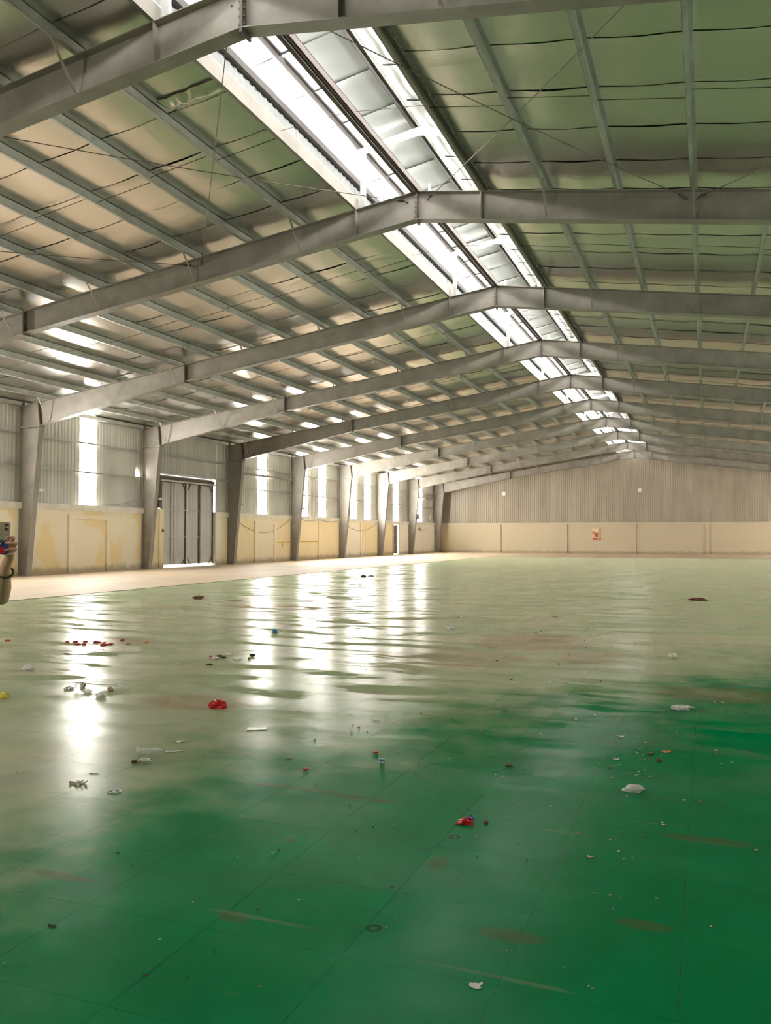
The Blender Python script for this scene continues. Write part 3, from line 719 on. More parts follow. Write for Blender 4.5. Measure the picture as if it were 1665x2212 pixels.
# ------------------------------------------------------------------ small door
def door_small():
    ya, yb, zt_ = DOOR2; xo = XL - 0.10
    r = empty('door_2', (xo, ya, 0)); tag(r, 'narrow dark glazed door standing ajar in the side wall', 'door', kind='structure')
    inv = Matrix.Translation(-Vector((xo, ya, 0)))
    def put(mb, n, mt):
        o = mb.obj(n, mt, None); o.parent = r; o.matrix_parent_inverse = inv
    n = N('dark_glass'); n.set((0.10, 0.115, 0.12), 0.15, 0.0); M['dark_glass'] = n.m
    y1 = 65.82
    for y in (ya + 0.03, ya + 0.62, y1 - 0.05): put(MB().box(xo, xo + 0.05, y - 0.04, y + 0.04, 0.10, 2.46), 'door_stile', 'dark_steel')
    for z in (0.14, 0.85, 1.62, 2.42): put(MB().box(xo, xo + 0.05, ya, y1, z - 0.04, z + 0.04), 'door_rail', 'dark_steel')
    for i, (z0, z1) in enumerate(((0.18, 0.81), (0.89, 1.58), (1.66, 2.38))):
        for a, b in ((ya + 0.07, ya + 0.58), (ya + 0.66, y1 - 0.09)): put(MB().box(xo + 0.015, xo + 0.03, a, b, z0, z1), 'pane', 'dark_glass')
    put(MB().box(XL - 0.2, XL + 0.02, 66.12, yb, 0.0, 2.5), 'door_side_panel', 'plaster_white')
    put(MB().box(xo - 0.02, xo + 0.08, 66.04, 66.12, 0.0, 2.5), 'door_frame', 'coping')
door_small()

# ------------------------------------------------------------------ gable wall fittings
pf = MB().box(-9.65, -8.89, YB - 0.012, YB - 0.002, 1.22, 2.23).obj('poster', 'paper_tan'); tag(pf, 'small red, orange and cream paper poster on the gable masonry', 'poster')
simple('poster_olive', (0.42, 0.33, 0.13), 0.6); simple('poster_red', (0.50, 0.05, 0.02), 0.6); simple('poster_cream', (0.68, 0.55, 0.36), 0.6); simple('poster_orange', (0.50, 0.20, 0.06), 0.6)
for a, b, c, d, mt in ((0, 0.68, 0.78, 1.0, 'poster_cream'), (0.72, 1.0, 0.84, 1.0, 'poster_orange'), (0.28, 0.62, 0.28, 0.63, 'poster_red'), (0.0, 0.24, 0.55, 0.8, 'poster_orange'), (0.0, 0.62, 0.0, 0.18, 'poster_red'), (0.0, 0.6, 0.18, 0.25, 'poster_cream'), (0.66, 1.0, 0.1, 0.8, 'poster_olive'), (0.7, 1.0, 0.0, 0.09, 'poster_red')):
    w_, h_ = 0.76, 1.01
    MB().box(-9.65 + a * w_, -9.65 + b * w_, YB - 0.0135, YB - 0.0122, 1.22 + c * h_, 1.22 + d * h_).obj('print_patch', mt, pf)
for x, z, lab in ((-17.77, 5.55, 'small white plate on the gable sheeting nearer the side wall with the sliding door'), (-5.54, 5.64, 'small white plate on the gable sheeting below the ridge')):
    tag(MB().box(x - 0.14, x + 0.14, YB - 0.03, YB + 0.01, z - 0.16, z + 0.16).box(x - 0.10, x + 0.10, YB - 0.04, YB - 0.03, z - 0.11, z + 0.11).obj('wall_plate', 'white_plastic'), lab, 'plate')

# ------------------------------------------------------------------ litter on the floor
RND = random.Random(3)
def scale_at(p): return (Vector(p) - CAM).dot(_fw) / FPX
def crumple(px, py, w, h, mat, name, label, cat, seed=1, spike=0.35, group=None, depth=None, sub=3):
    """crumpled closed lump: faceted, folded, resting on the floor; w,h in photo pixels"""
    p = on_floor(px, py); s = scale_at(p); W_, H_ = w * s, h * s; D_ = depth if depth else W_ * 0.6
    b = bmesh.new(); bmesh.ops.create_icosphere(b, subdivisions=sub, radius=1.0)
    for v in b.verts:
        q = v.co.copy()
        n1 = noise.noise(q * 1.6 + Vector((seed * 7.3, 0, 0))); n2 = abs(noise.noise(q * 3.4 + Vector((0, seed * 3.1, 0)))); n3 = abs(noise.noise(q * 6.5 + Vector((0, 0, seed * 5.7))))
        n4 = 0.5 - abs(noise.noise(q * 4.5 + Vector((seed * 1.3, seed * 2.1, 0)))) * 1.6
        v.co = q * (1.0 + spike * (1.3 * n1 + 1.0 * n2 + 0.45 * n3 + 0.6 * n4 - 0.55))
    xs = [v.co.x for v in b.verts]; ys = [v.co.y for v in b.verts]; zz = [v.co.z for v in b.verts]
    for v in b.verts:
        v.co.x = ((v.co.x - min(xs)) / (max(xs) - min(xs)) - 0.5) * W_; v.co.y = ((v.co.y - min(ys)) / (max(ys) - min(ys)) - 0.5) * D_
        v.co.z = (max(0.0, (v.co.z - min(zz)) / (max(zz) - min(zz)) - 0.25) / 0.75) * H_ + 0.0006
    me = bpy.data.meshes.new(name); b.to_mesh(me); b.free(); me.materials.append(M[mat])
    o = link(name, me, None, (p.x, p.y, 0), (0, 0, YAW)); tag(o, label, cat, group); return o
def scrap(px, py, w, h, mat, name, label, cat, seed=1, curl=0.3, group=None, poly=None, rot=0.0, th=0.0012, asp=0.7):
    """thin torn piece with thickness and a curl, lying on the floor; w = width in photo pixels, h = apparent rise"""
    p = on_floor(px, py); s = scale_at(p); W_ = w * s; rn = random.Random(seed)
    if poly is None:
        k = 9; poly = [(cos(2 * pi * i / k) * (0.42 + 0.16 * rn.random()), sin(2 * pi * i / k) * (0.42 + 0.16 * rn.random()) * asp) for i in range(k)]
    b = bmesh.new(); fc = b.faces.new([b.verts.new((x * W_, y * W_, 0)) for x, y in poly])
    bmesh.ops.triangulate(b, faces=b.faces[:]); 
    for _ in range(2): bmesh.ops.subdivide_edges(b, edges=b.edges[:], cuts=1, use_grid_fill=True)
    rise = h * s
    for v in b.verts:
        x, y = v.co.x / W_, v.co.y / W_
        v.co.z = th * 1.2 + rise * max(0.0, (0.5 + curl) * (abs(x + 0.1 * sin(seed)) * 2) ** 2 * 0.5 + 0.45 * noise.noise(Vector((x * 3.5 + seed, y * 3.5, seed * 0.7))))
    g = bmesh.ops.extrude_face_region(b, geom=b.faces[:])
    for v in [e for e in g['geom'] if isinstance(e, bmesh.types.BMVert)]: v.co.z += th
    bmesh.ops.recalc_face_normals(b, faces=b.faces[:])
    me = bpy.data.meshes.new(name); b.to_mesh(me); b.free(); me.materials.append(M[mat])
    o = link(name, me, None, (p.x, p.y, 0), (0, 0, YAW + rot)); tag(o, label, cat, group); return o
def bottle(px, py, L, rad, rotz, mat, label, crush=0.0, label_mat=None, cap_mat='white_plastic', group=None):
    p = on_floor(px, py); rt = empty('plastic_bottle', (p.x, p.y, rad)); rt.rotation_euler = (0, 0, rotz)
    prof = [(0.0, 0.0), (0.85, 0.01), (1.0, 0.06), (1.0, 0.18), (0.93, 0.2), (1.0, 0.22), (1.0, 0.40), (0.93, 0.42), (1.0, 0.44), (1.0, 0.66), (0.75, 0.80), (0.42, 0.90), (0.40, 0.96)]
    R = Matrix.Rotation(pi / 2, 4, 'Y')
    def lay(pr, nm, mt, jit=0.0):
        mb = MB(); o0 = 0; n = 16
        mb.lathe([(r * rad, (z - 0.5) * L) for r, z in pr], n, R)
        if jit:
            mb.v = [tuple(Vector(v) * 1.0 + Vector((0, noise.noise(Vector(v) * 40) * rad * jit, noise.noise(Vector(v) * 33 + Vector((5, 0, 0))) * rad * jit - jit * 0.25 * max(0, v[2])))) for v in mb.v]
            mb.v = [(x, y, max(z, -rad * 0.98)) for x, y, z in mb.v]
        mb.obj(nm, mt, rt, True, fix=False)
    lay(prof, 'bottle_body', mat, crush)
    lay([(0.0, 0.94), (0.46, 0.94), (0.46, 1.0), (0.0, 1.0)], 'bottle_cap', cap_mat)
    if label_mat: lay([(1.02, 0.24), (1.03, 0.4), (0.97, 0.42), (1.03, 0.44), (1.02, 0.60)], 'bottle_label', label_mat, crush)
    tag(rt, label, 'bottle', group)

crumple(470, 1530, 41, 19, 'red_plastic', 'plastic_bag', 'crumpled shiny bright red plastic bag on the dusty floor', 'bag', 12, 0.28)
# snack wrapper with a purple end
o = crumple(1003, 1780, 40, 14, 'red_plastic', 'snack_wrapper', 'crinkled red snack wrapper with a purple end', 'wrapper', 9, 0.45)
s_ = scale_at(on_floor(1003, 1780))
crumple(1015, 1776, 15, 16, 'purple_plastic', 'wrapper_end', 'purple wrapper end', 'x', 5, 0.45, sub=2); e_ = bpy.data.objects['wrapper_end']; del e_['category']; del e_['label']
e_.parent = o; e_.matrix_parent_inverse = (Matrix.Translation(o.location) @ Matrix.Rotation(YAW, 4, 'Z')).inverted()
e2 = crumple(996, 1781, 9, 8, 'silver_wrap', 'wrapper_lining', 'silver lining', 'x', 15, 0.5, sub=2); del e2['category']; del e2['label']
e2.parent = o; e2.matrix_parent_inverse = e_.matrix_parent_inverse
crumple(1049, 1779, 11, 7, 'brown_scrap', 'clay_chip', 'lone reddish clay chip beside the red snack wrapper', 'chip', 2, 0.3, sub=2)
# white torn paper near the camera stand
HANDP = [(-0.5, 0.0), (-0.42, -0.2), (-0.2, -0.42), (-0.02, -0.44), (0.02, -0.2), (0.18, -0.44), (0.38, -0.36), (0.22, -0.1), (0.5, 0.1), (0.46, 0.3), (0.2, 0.26), (0.02, 0.36), (-0.2, 0.28), (-0.38, 0.3)]
scrap(1028, 2130, 31, 5, 'paper', 'paper_scrap', 'torn off-white paper scrap with ragged fingers', 'paper', 3, poly=HANDP)
p = on_floor(326, 1632); bottle(326, 1630, 62 * scale_at(p), 0.026, YAW + 0.22, 'clear', 'crushed clear plastic bottle lying by a white paper strip', 0.9, cap_mat='clear')
scrap(376, 1624, 37, 3, 'paper', 'paper_strip', 'thin white paper strip behind the crushed clear bottle', 'paper', 8, poly=[(-0.5, -0.16), (-0.1, -0.12), (0.3, -0.02), (0.5, 0.05), (0.45, 0.2), (0.1, 0.12), (-0.3, 0.02), (-0.5, 0.0)], rot=0.12)
crumple(312, 1647, 34, 10, 'paper', 'paper_wad', 'crumpled white paper wad with a brown end before the crushed bottle', 'paper', 6, 0.4)
crumple(290, 1648, 14, 7, 'brown_scrap', 'paper_wad', 'small brown torn wrapper stub touching a white paper wad', 'wrapper', 7, 0.4, sub=2)
scrap(387, 1603, 24, 6, 'paper', 'curled_card', 'curled white card piece beyond the crushed clear bottle', 'card', 12, 0.9, poly=[(-0.5, -0.25), (0.4, -0.25), (0.5, 0.05), (0.4, 0.3), (-0.2, 0.3), (-0.45, 0.1)])
scrap(555, 1575, 42, 1.5, 'milky', 'plastic_sleeve', 'flat clear rectangular plastic sleeve on the floor', 'sleeve', 2, 0.1, poly=[(-0.5, -0.36), (0.5, -0.30), (0.46, 0.40), (-0.48, 0.32)], rot=0.03, th=0.002)
scrap(164, 1694, 34, 9, 'paper_tan', 'torn_box', 'torn piece of brown and white packaging', 'packaging', 21, 0.8)
scrap(178, 1693, 20, 8, 'chip_white', 'torn_box', 'white torn flap lying on the brown packaging scrap', 'packaging', 22, 0.8)
scrap(203, 1672, 20, 3, 'leaf_dark', 'rubber_strip', 'short dark strip beside the torn packaging', 'strip', 5, poly=[(-0.5, -0.2), (0.5, 0.0), (0.48, 0.16), (-0.45, 0.05)])
p = on_floor(247, 1710); o = MB().lathe([(0.034, 0.001), (0.040, 0.001), (0.040, 0.006), (0.034, 0.006), (0.034, 0.001)], 22).lathe([(0.0, 0.001), (0.012, 0.001), (0.012, 0.004), (0.0, 0.004)], 12).obj('bottle_ring', 'milky', None, True, loc=(p.x, p.y, 0)); tag(o, 'clear round plastic lid lying flat', 'lid')
scrap(811, 1557, 22, 3, 'paper', 'paper_scrap', 'thin wavy white paper scrap on clean green floor', 'paper', 31, poly=[(-0.5, 0.05), (-0.2, -0.08), (0.1, -0.2), (0.4, -0.15), (0.5, 0.05), (0.2, 0.12), (0.0, 0.02), (-0.2, 0.1), (-0.45, 0.18)])
for px, py, c1, lab in ((811, 1627, 'red_paper', 'small red and white bottle cap beyond the blue carton'), (660, 1664, 'red_paper', 'small red and white bottle cap on its own')):
    p = on_floor(px, py); s = scale_at(p); o = MB().lathe([(0, 0.012), (6 * s, 0.012), (6.2 * s, 0.010), (6.2 * s, 0.004), (5.8 * s, 0.004)], 14).obj('screw_cap', c1, None, True, loc=(p.x, p.y, 0))
    MB().lathe([(0, 0.0006), (6.4 * s, 0.0006), (6.4 * s, 0.0042), (0, 0.0042)], 14).obj('cap_rim', 'chip_white', o, True); tag(o, lab, 'cap')
p = on_floor(825, 1649); o = MB().box(-0.017, 0.017, -0.010, 0.016, 0.0006, 0.030).obj('drink_carton', 'blue_label', None, loc=(p.x, p.y, 0)); o.rotation_euler[2] = YAW
MB().box(-0.0172, 0.0172, -0.0112, -0.0102, 0.002, 0.014).obj('white_band', 'chip_white', o); tag(o, 'tiny blue carton with a white band', 'carton')
# far pieces
crumple(427, 1294, 27, 8, 'brown_cloth', 'rag', 'brown crumpled rag lying beyond the reflections of daylight', 'rag', 3, 0.35)
crumple(1507, 1297, 42, 6, 'maroon_cloth', 'rag', 'dark maroon flattened rag far out on the floor', 'rag', 8, 0.35)
crumple(785, 1247, 14, 6, 'black_plastic', 'plastic_bag', 'small black bag heap near the edge of the concrete', 'bag', 2, 0.4); crumple(801, 1246, 15, 4, 'silver_wrap', 'plastic_sheet', 'grey sheet lying beside the small black bag heap', 'sheet', 5, 0.3)
scrap(508, 1297, 34, 1, 'brown_scrap', 'flat_sack', 'flat dark sack scrap beyond the brown rag', 'sack', 4, 0.1)
crumple(390, 1325, 10, 7, 'white_plastic', 'paper_wad', 'small white wad lying nearer than the brown rag', 'paper', 3, 0.35, sub=2)
p = on_floor(597, 1369); bottle(596, 1368, 0.20, 0.034, YAW + 0.1, 'clear', 'clear water bottle with a blue label lying between the window reflections', 0.2, 'blue_label')
crumple(971, 1360, 23, 10, 'milky', 'plastic_bag', 'small clear plastic bag on the muddy patch', 'bag', 5, 0.35); crumple(993, 1334, 11, 5, 'milky', 'plastic_bag', 'tiny white plastic scrap beyond the small clear bag', 'bag', 6, 0.35, sub=2)
scrap(1199, 1333, 14, 4, 'leaf_dark', 'dead_leaf', 'dark curled leaf far out on the dusty floor', 'leaf', 6, 0.8)
p = on_floor(1445, 1423); o = MB().lathe([(0.0, 0), (0.026, 0), (0.036, 0.085), (0.034, 0.085), (0.024, 0.004), (0, 0.004)], 14, Matrix.Translation((0, 0, 0.037)) @ Matrix.Rotation(pi / 2, 4, 'Y')).obj('paper_cup', 'white_plastic', None, True, loc=(p.x, p.y, 0)); o.rotation_euler[2] = 0.2; tag(o, 'white paper cup lying on its side', 'cup')
crumple(1474, 1533, 53, 10, 'milky', 'plastic_bag', 'spread translucent white plastic bag on the green floor beyond the rubble', 'bag', 11, 0.4)
crumple(1367, 1709, 50, 15, 'milky', 'plastic_bag', 'pointed white plastic bag on the green floor before the rubble', 'bag', 14, 0.3)
crumple(61, 1447, 30, 12, 'milky', 'plastic_bag', 'crumpled clear bag lying apart near the concrete edge', 'bag', 17, 0.4)
# packet at the picture's border
crumple(8, 1508, 22, 14, 'yellow_plastic', 'snack_packet', 'yellow snack packet with green end', 'packet', 8, 0.3); crumple(13, 1506, 14, 13, 'green_plastic', 'snack_packet', 'shiny green packet lying against a yellow packet', 'packet', 9, 0.3)
# red firecracker-like paper shreds
REDS = [(146, 1387), (163, 1387), (167, 1392), (181, 1392.5), (184, 1386), (210, 1387.5), (224, 1389), (223, 1394), (237, 1392), (264, 1383.5), (16, 1384)]
for i, (x, y) in enumerate(REDS): crumple(x, y + 1, 11 + 4 * (i % 3), 3.5 + (i % 2), 'red_paper', 'red_shred', 'small red paper shred on the dusty floor', 'paper', 20 + i, 0.5, 'red paper shreds', sub=2)
for i, (x, y) in enumerate([(277, 1391), (315, 1388)]): crumple(x, y + 1, 11, 3.5, 'orange_paper', 'orange_shred', 'small orange paper shred beside the red shreds', 'paper', 40 + i, 0.5, 'orange paper shreds', sub=2)
scrap(116, 1394, 17, 2, 'paper', 'paper_scrap', 'flat pale paper before the red shreds', 'paper', 9); scrap(218, 1404, 13, 3, 'white_plastic', 'plastic_scrap', 'white plastic scrap before the red shreds', 'scrap', 19); scrap(146, 1413, 20, 3, 'leaf_dark', 'dead_leaf', 'long dark leaf on the shiny floor before the red shreds', 'leaf', 23)
# heap with clear cups
p = on_floor(166, 1492)
o = MB().lathe([(0.0, 0), (0.032, 0), (0.042, 0.06), (0.040, 0.06), (0.030, 0.004), (0, 0.004)], 16, Matrix.Translation((0, 0, 0.042)) @ Matrix.Rotation(-1.3, 4, 'X')).obj('plastic_cup', 'clear', None, True, loc=(p.x, p.y, 0)); tag(o, 'clear plastic cup tipped towards the viewer in a small litter heap', 'cup')
for x, y, w, h, mt, lab, cat, nm in ((179, 1484, 14, 11, 'brown_scrap', 'dark brown crumpled bag behind the tipped clear cup', 'bag', 'paper_bag'), (148, 1489, 24, 6, 'silver_wrap', 'silver foil scrap beside the tipped clear cup', 'foil', 'foil_scrap'),
                               (188, 1496, 22, 9, 'milky', 'clear crushed cup before the dark brown bag', 'cup', 'crushed_cup'), (219, 1506, 27, 11, 'milky', 'whitish crumpled film at the front of the litter heap', 'film', 'plastic_film'), (238, 1494, 15, 11, 'paper_tan', 'small brown and white paper ball beside the litter heap', 'paper', 'paper_ball')):
    crumple(x, y, w, h, mt, nm, lab, cat, int(x), 0.4)
p = on_floor(261, 1484); bottle(261, 1485, 0.135, 0.022, YAW + 0.25, 'clear', 'slim clear bottle lying at the back of the litter heap', 0.5, cap_mat='clear')
for x, y, w, h, mt, lab, cat, nm in ((455, 1420, 8, 4, 'red_paper', 'red scrap at the end of the mixed scrap heap', 'scrap', 'red_scrap'), (465, 1424, 22, 6, 'white_plastic', 'white crumpled film in the mixed scrap heap', 'film', 'plastic_film'), (472, 1419, 16, 5, 'brown_scrap', 'brown scrap in the mixed scrap heap', 'scrap', 'brown_scrap'),
                               (491, 1415, 24, 6, 'paper', 'white folded paper at the back of the mixed scrap heap', 'paper', 'folded_paper'), (483, 1422, 12, 4, 'black_plastic', 'black scrap in the middle of the mixed scrap heap', 'scrap', 'black_scrap'), (513, 1425, 20, 4, 'paper', 'pale paper strip at the end of the mixed scrap heap', 'paper', 'paper_strip'),
                               (545, 1418, 14, 6, 'black_plastic', 'small black scrap beside the window reflection', 'scrap', 'black_scrap'), (538, 1424, 6, 4, 'brown_scrap', 'tiny brown scrap by the small black scrap', 'scrap', 'brown_scrap'), (452, 1437, 18, 4, 'leaf_dark', 'flat dark leaf before the mixed scrap heap', 'leaf', 'dead_leaf'), (386, 1433, 12, 3, 'paper', 'small pale scrap apart from the mixed scrap heap', 'paper', 'paper_scrap')):
    crumple(x, y, w, h, mt, nm, lab, cat, int(x) % 50, 0.4, sub=2)
# named scraps of the rubble spread
for x, y, w, mt, lab, cat, nm, sd in ((1331, 1641, 15, 'paper', 'white half-round scrap in the rubble', 'paper', 'paper_scrap', 3), (1341, 1592, 17, 'paper', 'white folded paper at the back of the rubble', 'paper', 'folded_paper', 5), (1393, 1605, 13, 'chip_light', 'tan flat scrap at the back of the rubble', 'scrap', 'card_scrap', 6),
                               (1545, 1622, 11, 'paper', 'lone white paper slip beside the rubble', 'paper', 'paper_slip', 7), (1440, 1625, 22, 'orange_paper', 'flat rusty scrap in the rubble', 'scrap', 'rusty_scrap', 8), (1090, 1538, 12, 'leaf_dark', 'dark curled leaf on the clean green floor', 'leaf', 'dead_leaf', 9), (1274, 1852, 18, 'chip_light', 'pale curled dry leaf on the green floor', 'leaf', 'dead_leaf', 10),
                               (112, 2002, 19, 'leaf_dark', 'dark twig-like scrap on the green floor close by', 'twig', 'twig', 11), (314, 2108, 11, 'leaf_dark', 'small dark leaf on the scratched joint', 'leaf', 'dead_leaf', 12), (48, 1878, 9, 'chip_light', 'small pale chip beside a scuff arc', 'chip', 'chip', 13), (625, 1641, 14, 'leaf_dark', 'thin black strip on the green floor', 'strip', 'rubber_strip', 14)):
    scrap(x, y, w, 4, mt, nm, lab, cat, sd, 0.8)
crumple(1423, 1645, 16, 8, 'brown_scrap', 'brown_scrap', 'dark brown lump in the rubble', 'scrap', 3, 0.5, sub=2); crumple(1405, 1630, 16, 4, 'maroon_cloth', 'dark_scrap', 'dark red flat lump in the rubble', 'scrap', 4, 0.5, sub=2); crumple(1100, 1656, 17, 6, 'brown_scrap', 'brown_scrap', 'brown lump at the front of the loose chips', 'scrap', 6, 0.5, sub=2)
def straw(px, py, L, ang, lab):
    p = on_floor(px, py); l = L * scale_at(p) / 2; q = Vector((cos(YAW + ang), sin(YAW + ang), 0)) * l
    tag(MB().tube([(p.x - q.x, p.y - q.y, 0.004), (p.x + q.x, p.y + q.y, 0.004)], 0.0035, 6).obj('straw', 'white_plastic', None, True), lab, 'straw', 'white drinking straws')
for a in ((1061, 1398, 20, 0.15), (960, 1399.5, 15, -0.5), (1573, 1361, 15, 0.1), (1474, 1365, 15, 0.05), (1468, 1351, 18, 0.1), (1395, 1320, 18, 0.0)): straw(*a, 'thin white drinking straw on the dusty floor')
# loose chips: a few shapes, many pieces
CH = []
for i in range(6):
    for mt in ('chip_light', 'chip_white', 'chip_dark'):
        b = bmesh.new(); bmesh.ops.create_icosphere(b, subdivisions=1, radius=1.0)
        for v in b.verts: v.co = Vector((v.co.x * 1.3, v.co.y * 0.8, v.co.z * 0.45)) * (1 + 0.7 * noise.noise(v.co * 1.7 + Vector((i * 9.0, 1, 2))))
        zmn = min(v.co.z for v in b.verts)
        for v in b.verts: v.co.z -= zmn
        me = bpy.data.meshes.new('chip'); b.to_mesh(me); b.free(); me.materials.append(M[mt]); CH.append((mt, me))
LAB = {'chip_light': 'small tan chip of grit scattered singly on the tiles', 'chip_white': 'small white chip of plaster lying singly on the tiles', 'chip_dark': 'small dark crumb of dirt lying singly on the tiles'}
RUB = {'chip_light': 'tan chip within the rubble spread behind the pointed white bag', 'chip_white': 'white chip within the rubble spread behind the pointed white bag', 'chip_dark': 'dark crumb within the rubble spread behind the pointed white bag'}
def chip(px, py, w, mt, rub=False):
    p = on_floor(px, py); s = scale_at(p) * w * 0.42; me = RND.choice([m for t, m in CH if t == mt])
    o = link('chip', me, None, (p.x, p.y, 0.0004), (0, 0, RND.uniform(0, 6.28))); o.scale = (s, s, s); tag(o, RUB[mt] if rub else LAB[mt], 'chip', ('rubble ' if rub else 'scattered ') + {'chip_light': 'tan chips', 'chip_white': 'white chips', 'chip_dark': 'dark crumbs'}[mt])
def z4(a, b): return 500 + a / 2.973, 1480 + b / 2.973
def z8(a, b): return 825 + a / 1.982, 1760 + b / 1.982
def z7(a, b): return a / 1.982, 1760 + b / 1.982
def z5(a, b): return 900 + a / 2.176, 1200 + b / 2.176
def z6(a, b): return 1000 + a / 2.504, 1480 + b / 2.504
PL = [(z4, 'chip_white', 5, [(538, 637), (822, 627), (795, 927), (300, 1056), (263, 1082), (1460, 655), (1400, 474)]), (z4, 'chip_light', 5, [(1040, 903), (910, 898), (1250, 1055), (1293, 1064), (1072, 438), (1170, 558), (1310, 545), (1600, 299), (818, 1112), (36, 1103)]),
      (z4, 'chip_dark', 4.5, [(530, 285), (430, 168), (420, 70), (533, 355), (780, 257), (818, 273), (870, 302), (1218, 182), (1200, 515), (1238, 527), (20, 725), (770, 308), (1412, 220), (695, 570), (760, 773)]),
      (z8, 'chip_light', 6.5, [(355, 257), (908, 339), (978, 347), (1022, 357), (1175, 360), (988, 405), (533, 585), (780, 655), (1408, 480), (16, 485), (60, 452), (1200, 36), (1600, 154), (978, 110), (900, 747)]), (z8, 'chip_white', 6, [(1012, 158), (1035, 192), (1075, 185), (1205, 46), (403, 96), (218, 153), (885, 735)]),
      (z8, 'chip_dark', 6, [(190, 148), (585, 129), (407, 184), (620, 198), (1233, 435), (1133, 100), (42, 314)]), (z7, 'chip_light', 6, [(20, 640), (108, 636), (1015, 180), (1190, 150), (1412, 750), (1110, 737)]), (z7, 'chip_white', 6, [(1165, 166), (1522, 63), (1280, 366), (825, 375), (682, 537)]), (z7, 'chip_dark', 6, [(505, 165), (567, 215), (752, 402), (1105, 405), (1198, 398), (920, 588), (800, 697), (980, 846)]),
      (z5, 'chip_white', 7, [(693, 598), (625, 599), (1613, 539), (1243, 598), (747, 773), (837, 756), (1437, 694), (1400, 690)]), (z5, 'chip_dark', 6, [(375, 496), (667, 512), (443, 585), (585, 357), (560, 365), (715, 467), (795, 438), (865, 592), (650, 597)]),
      (z6, 'chip_light', 6, [(177, 272), (175, 292), (95, 250), (343, 246), (177, 486), (222, 502), (307, 453), (418, 458), (545, 528), (507, 492), (553, 485), (610, 186), (1084, 288), (1195, 625), (1285, 633), (605, 670), (797, 840), (475, 657), (295, 652), (620, 800), (1588, 893), (805, 505), (740, 432), (793, 447)]),
      (z6, 'chip_white', 6, [(422, 268), (712, 168), (940, 367), (950, 470), (935, 490), (1078, 742), (1083, 758), (885, 602), (843, 900), (1396, 427), (1455, 420), (1404, 97)])]
for fn, mt, w, L in PL:
    for a, b in L: chip(*fn(a, b), w * RND.uniform(0.8, 1.3), mt)
for i in range(95):
    x, y = RND.gauss(945, 120), RND.gauss(375, 48)
    if i % 5 == 0: x, y = RND.gauss(960, 40), RND.gauss(485, 18)
    if i % 7 == 0: x, y = RND.gauss(330, 90), RND.gauss(452, 16)
    chip(*z6(x, y), RND.uniform(2.2, 5.0), RND.choice(['chip_light', 'chip_light', 'chip_dark', 'chip_white']), True)
for i in range(95): chip(RND.uniform(20, 1650), 1330 + 560 * RND.random() ** 1.3, RND.uniform(2.0, 4.0), RND.choice(['chip_dark', 'chip_dark', 'chip_light']))

# ------------------------------------------------------------------ person at the picture's border, holding up a phone
def skin_mat():
    n = N('skin'); f = n.noise(n.pos(), 14, 3); n.set(n.mix(f, (0.60, 0.32, 0.21), (0.70, 0.40, 0.28)), 0.5); n.b.inputs['Subsurface Weight'].default_value = 0.08; M['skin'] = n.m
skin_mat(); simple('shirt', (0.20, 0.22, 0.26), 0.85, var=0.1); simple('trousers', (0.05, 0.055, 0.07), 0.85); simple('hair', (0.018, 0.014, 0.012), 0.5); simple('shoe', (0.06, 0.05, 0.045), 0.6); simple('nail', (0.62, 0.42, 0.36), 0.3)
simple('eye_white', (0.8, 0.78, 0.74), 0.3); simple('lip', (0.36, 0.13, 0.11), 0.5)
def cap(m, pts, rr, n=12):
    """rounded tapering limb through pts"""
    P = [Vector(p) for p in pts]; d0 = (P[1] - P[0]).normalized(); d1 = (P[-1] - P[-2]).normalized(); Q = []; q = []
    for a in (90, 65, 40, 18): Q.append(P[0] - d0 * (rr[0] * sin(radians(a)))); q.append(max(0.0006, rr[0] * cos(radians(a))))
    Q += P; q += list(rr)
    for a in (18, 40, 65, 90): Q.append(P[-1] + d1 * (rr[-1] * sin(radians(a)))); q.append(max(0.0006, rr[-1] * cos(radians(a))))
    m.tube(Q, q, n)
def ell(m, c, rx, ry, rz, ax):
    b = bmesh.new(); bmesh.ops.create_icosphere(b, subdivisions=3, radius=1.0)
    m.add([Vector(c) + ax[0] * (v.co.x * rx) + ax[1] * (v.co.y * ry) + ax[2] * (v.co.z * rz) for v in b.verts], [[v.index for v in f.verts] for f in b.faces]); b.free()
def blend(m, name, mat, vox, it=5):
    me = m.mesh(name, mat); fixn(me); o = bpy.data.objects.new(name, me); COL.objects.link(o)
    r = o.modifiers.new('r', 'REMESH'); r.mode = 'VOXEL'; r.voxel_size = vox
    k = o.modifiers.new('s', 'SMOOTH'); k.factor = 0.5; k.iterations = it
    dg = bpy.context.evaluated_depsgraph_get(); ev = bpy.data.meshes.new_from_object(o.evaluated_get(dg)); bpy.data.objects.remove(o)
    ev.name = name; ev.materials.clear(); ev.materials.append(M[mat]); ev.polygons.foreach_set('use_smooth', [True] * len(ev.polygons)); return ev
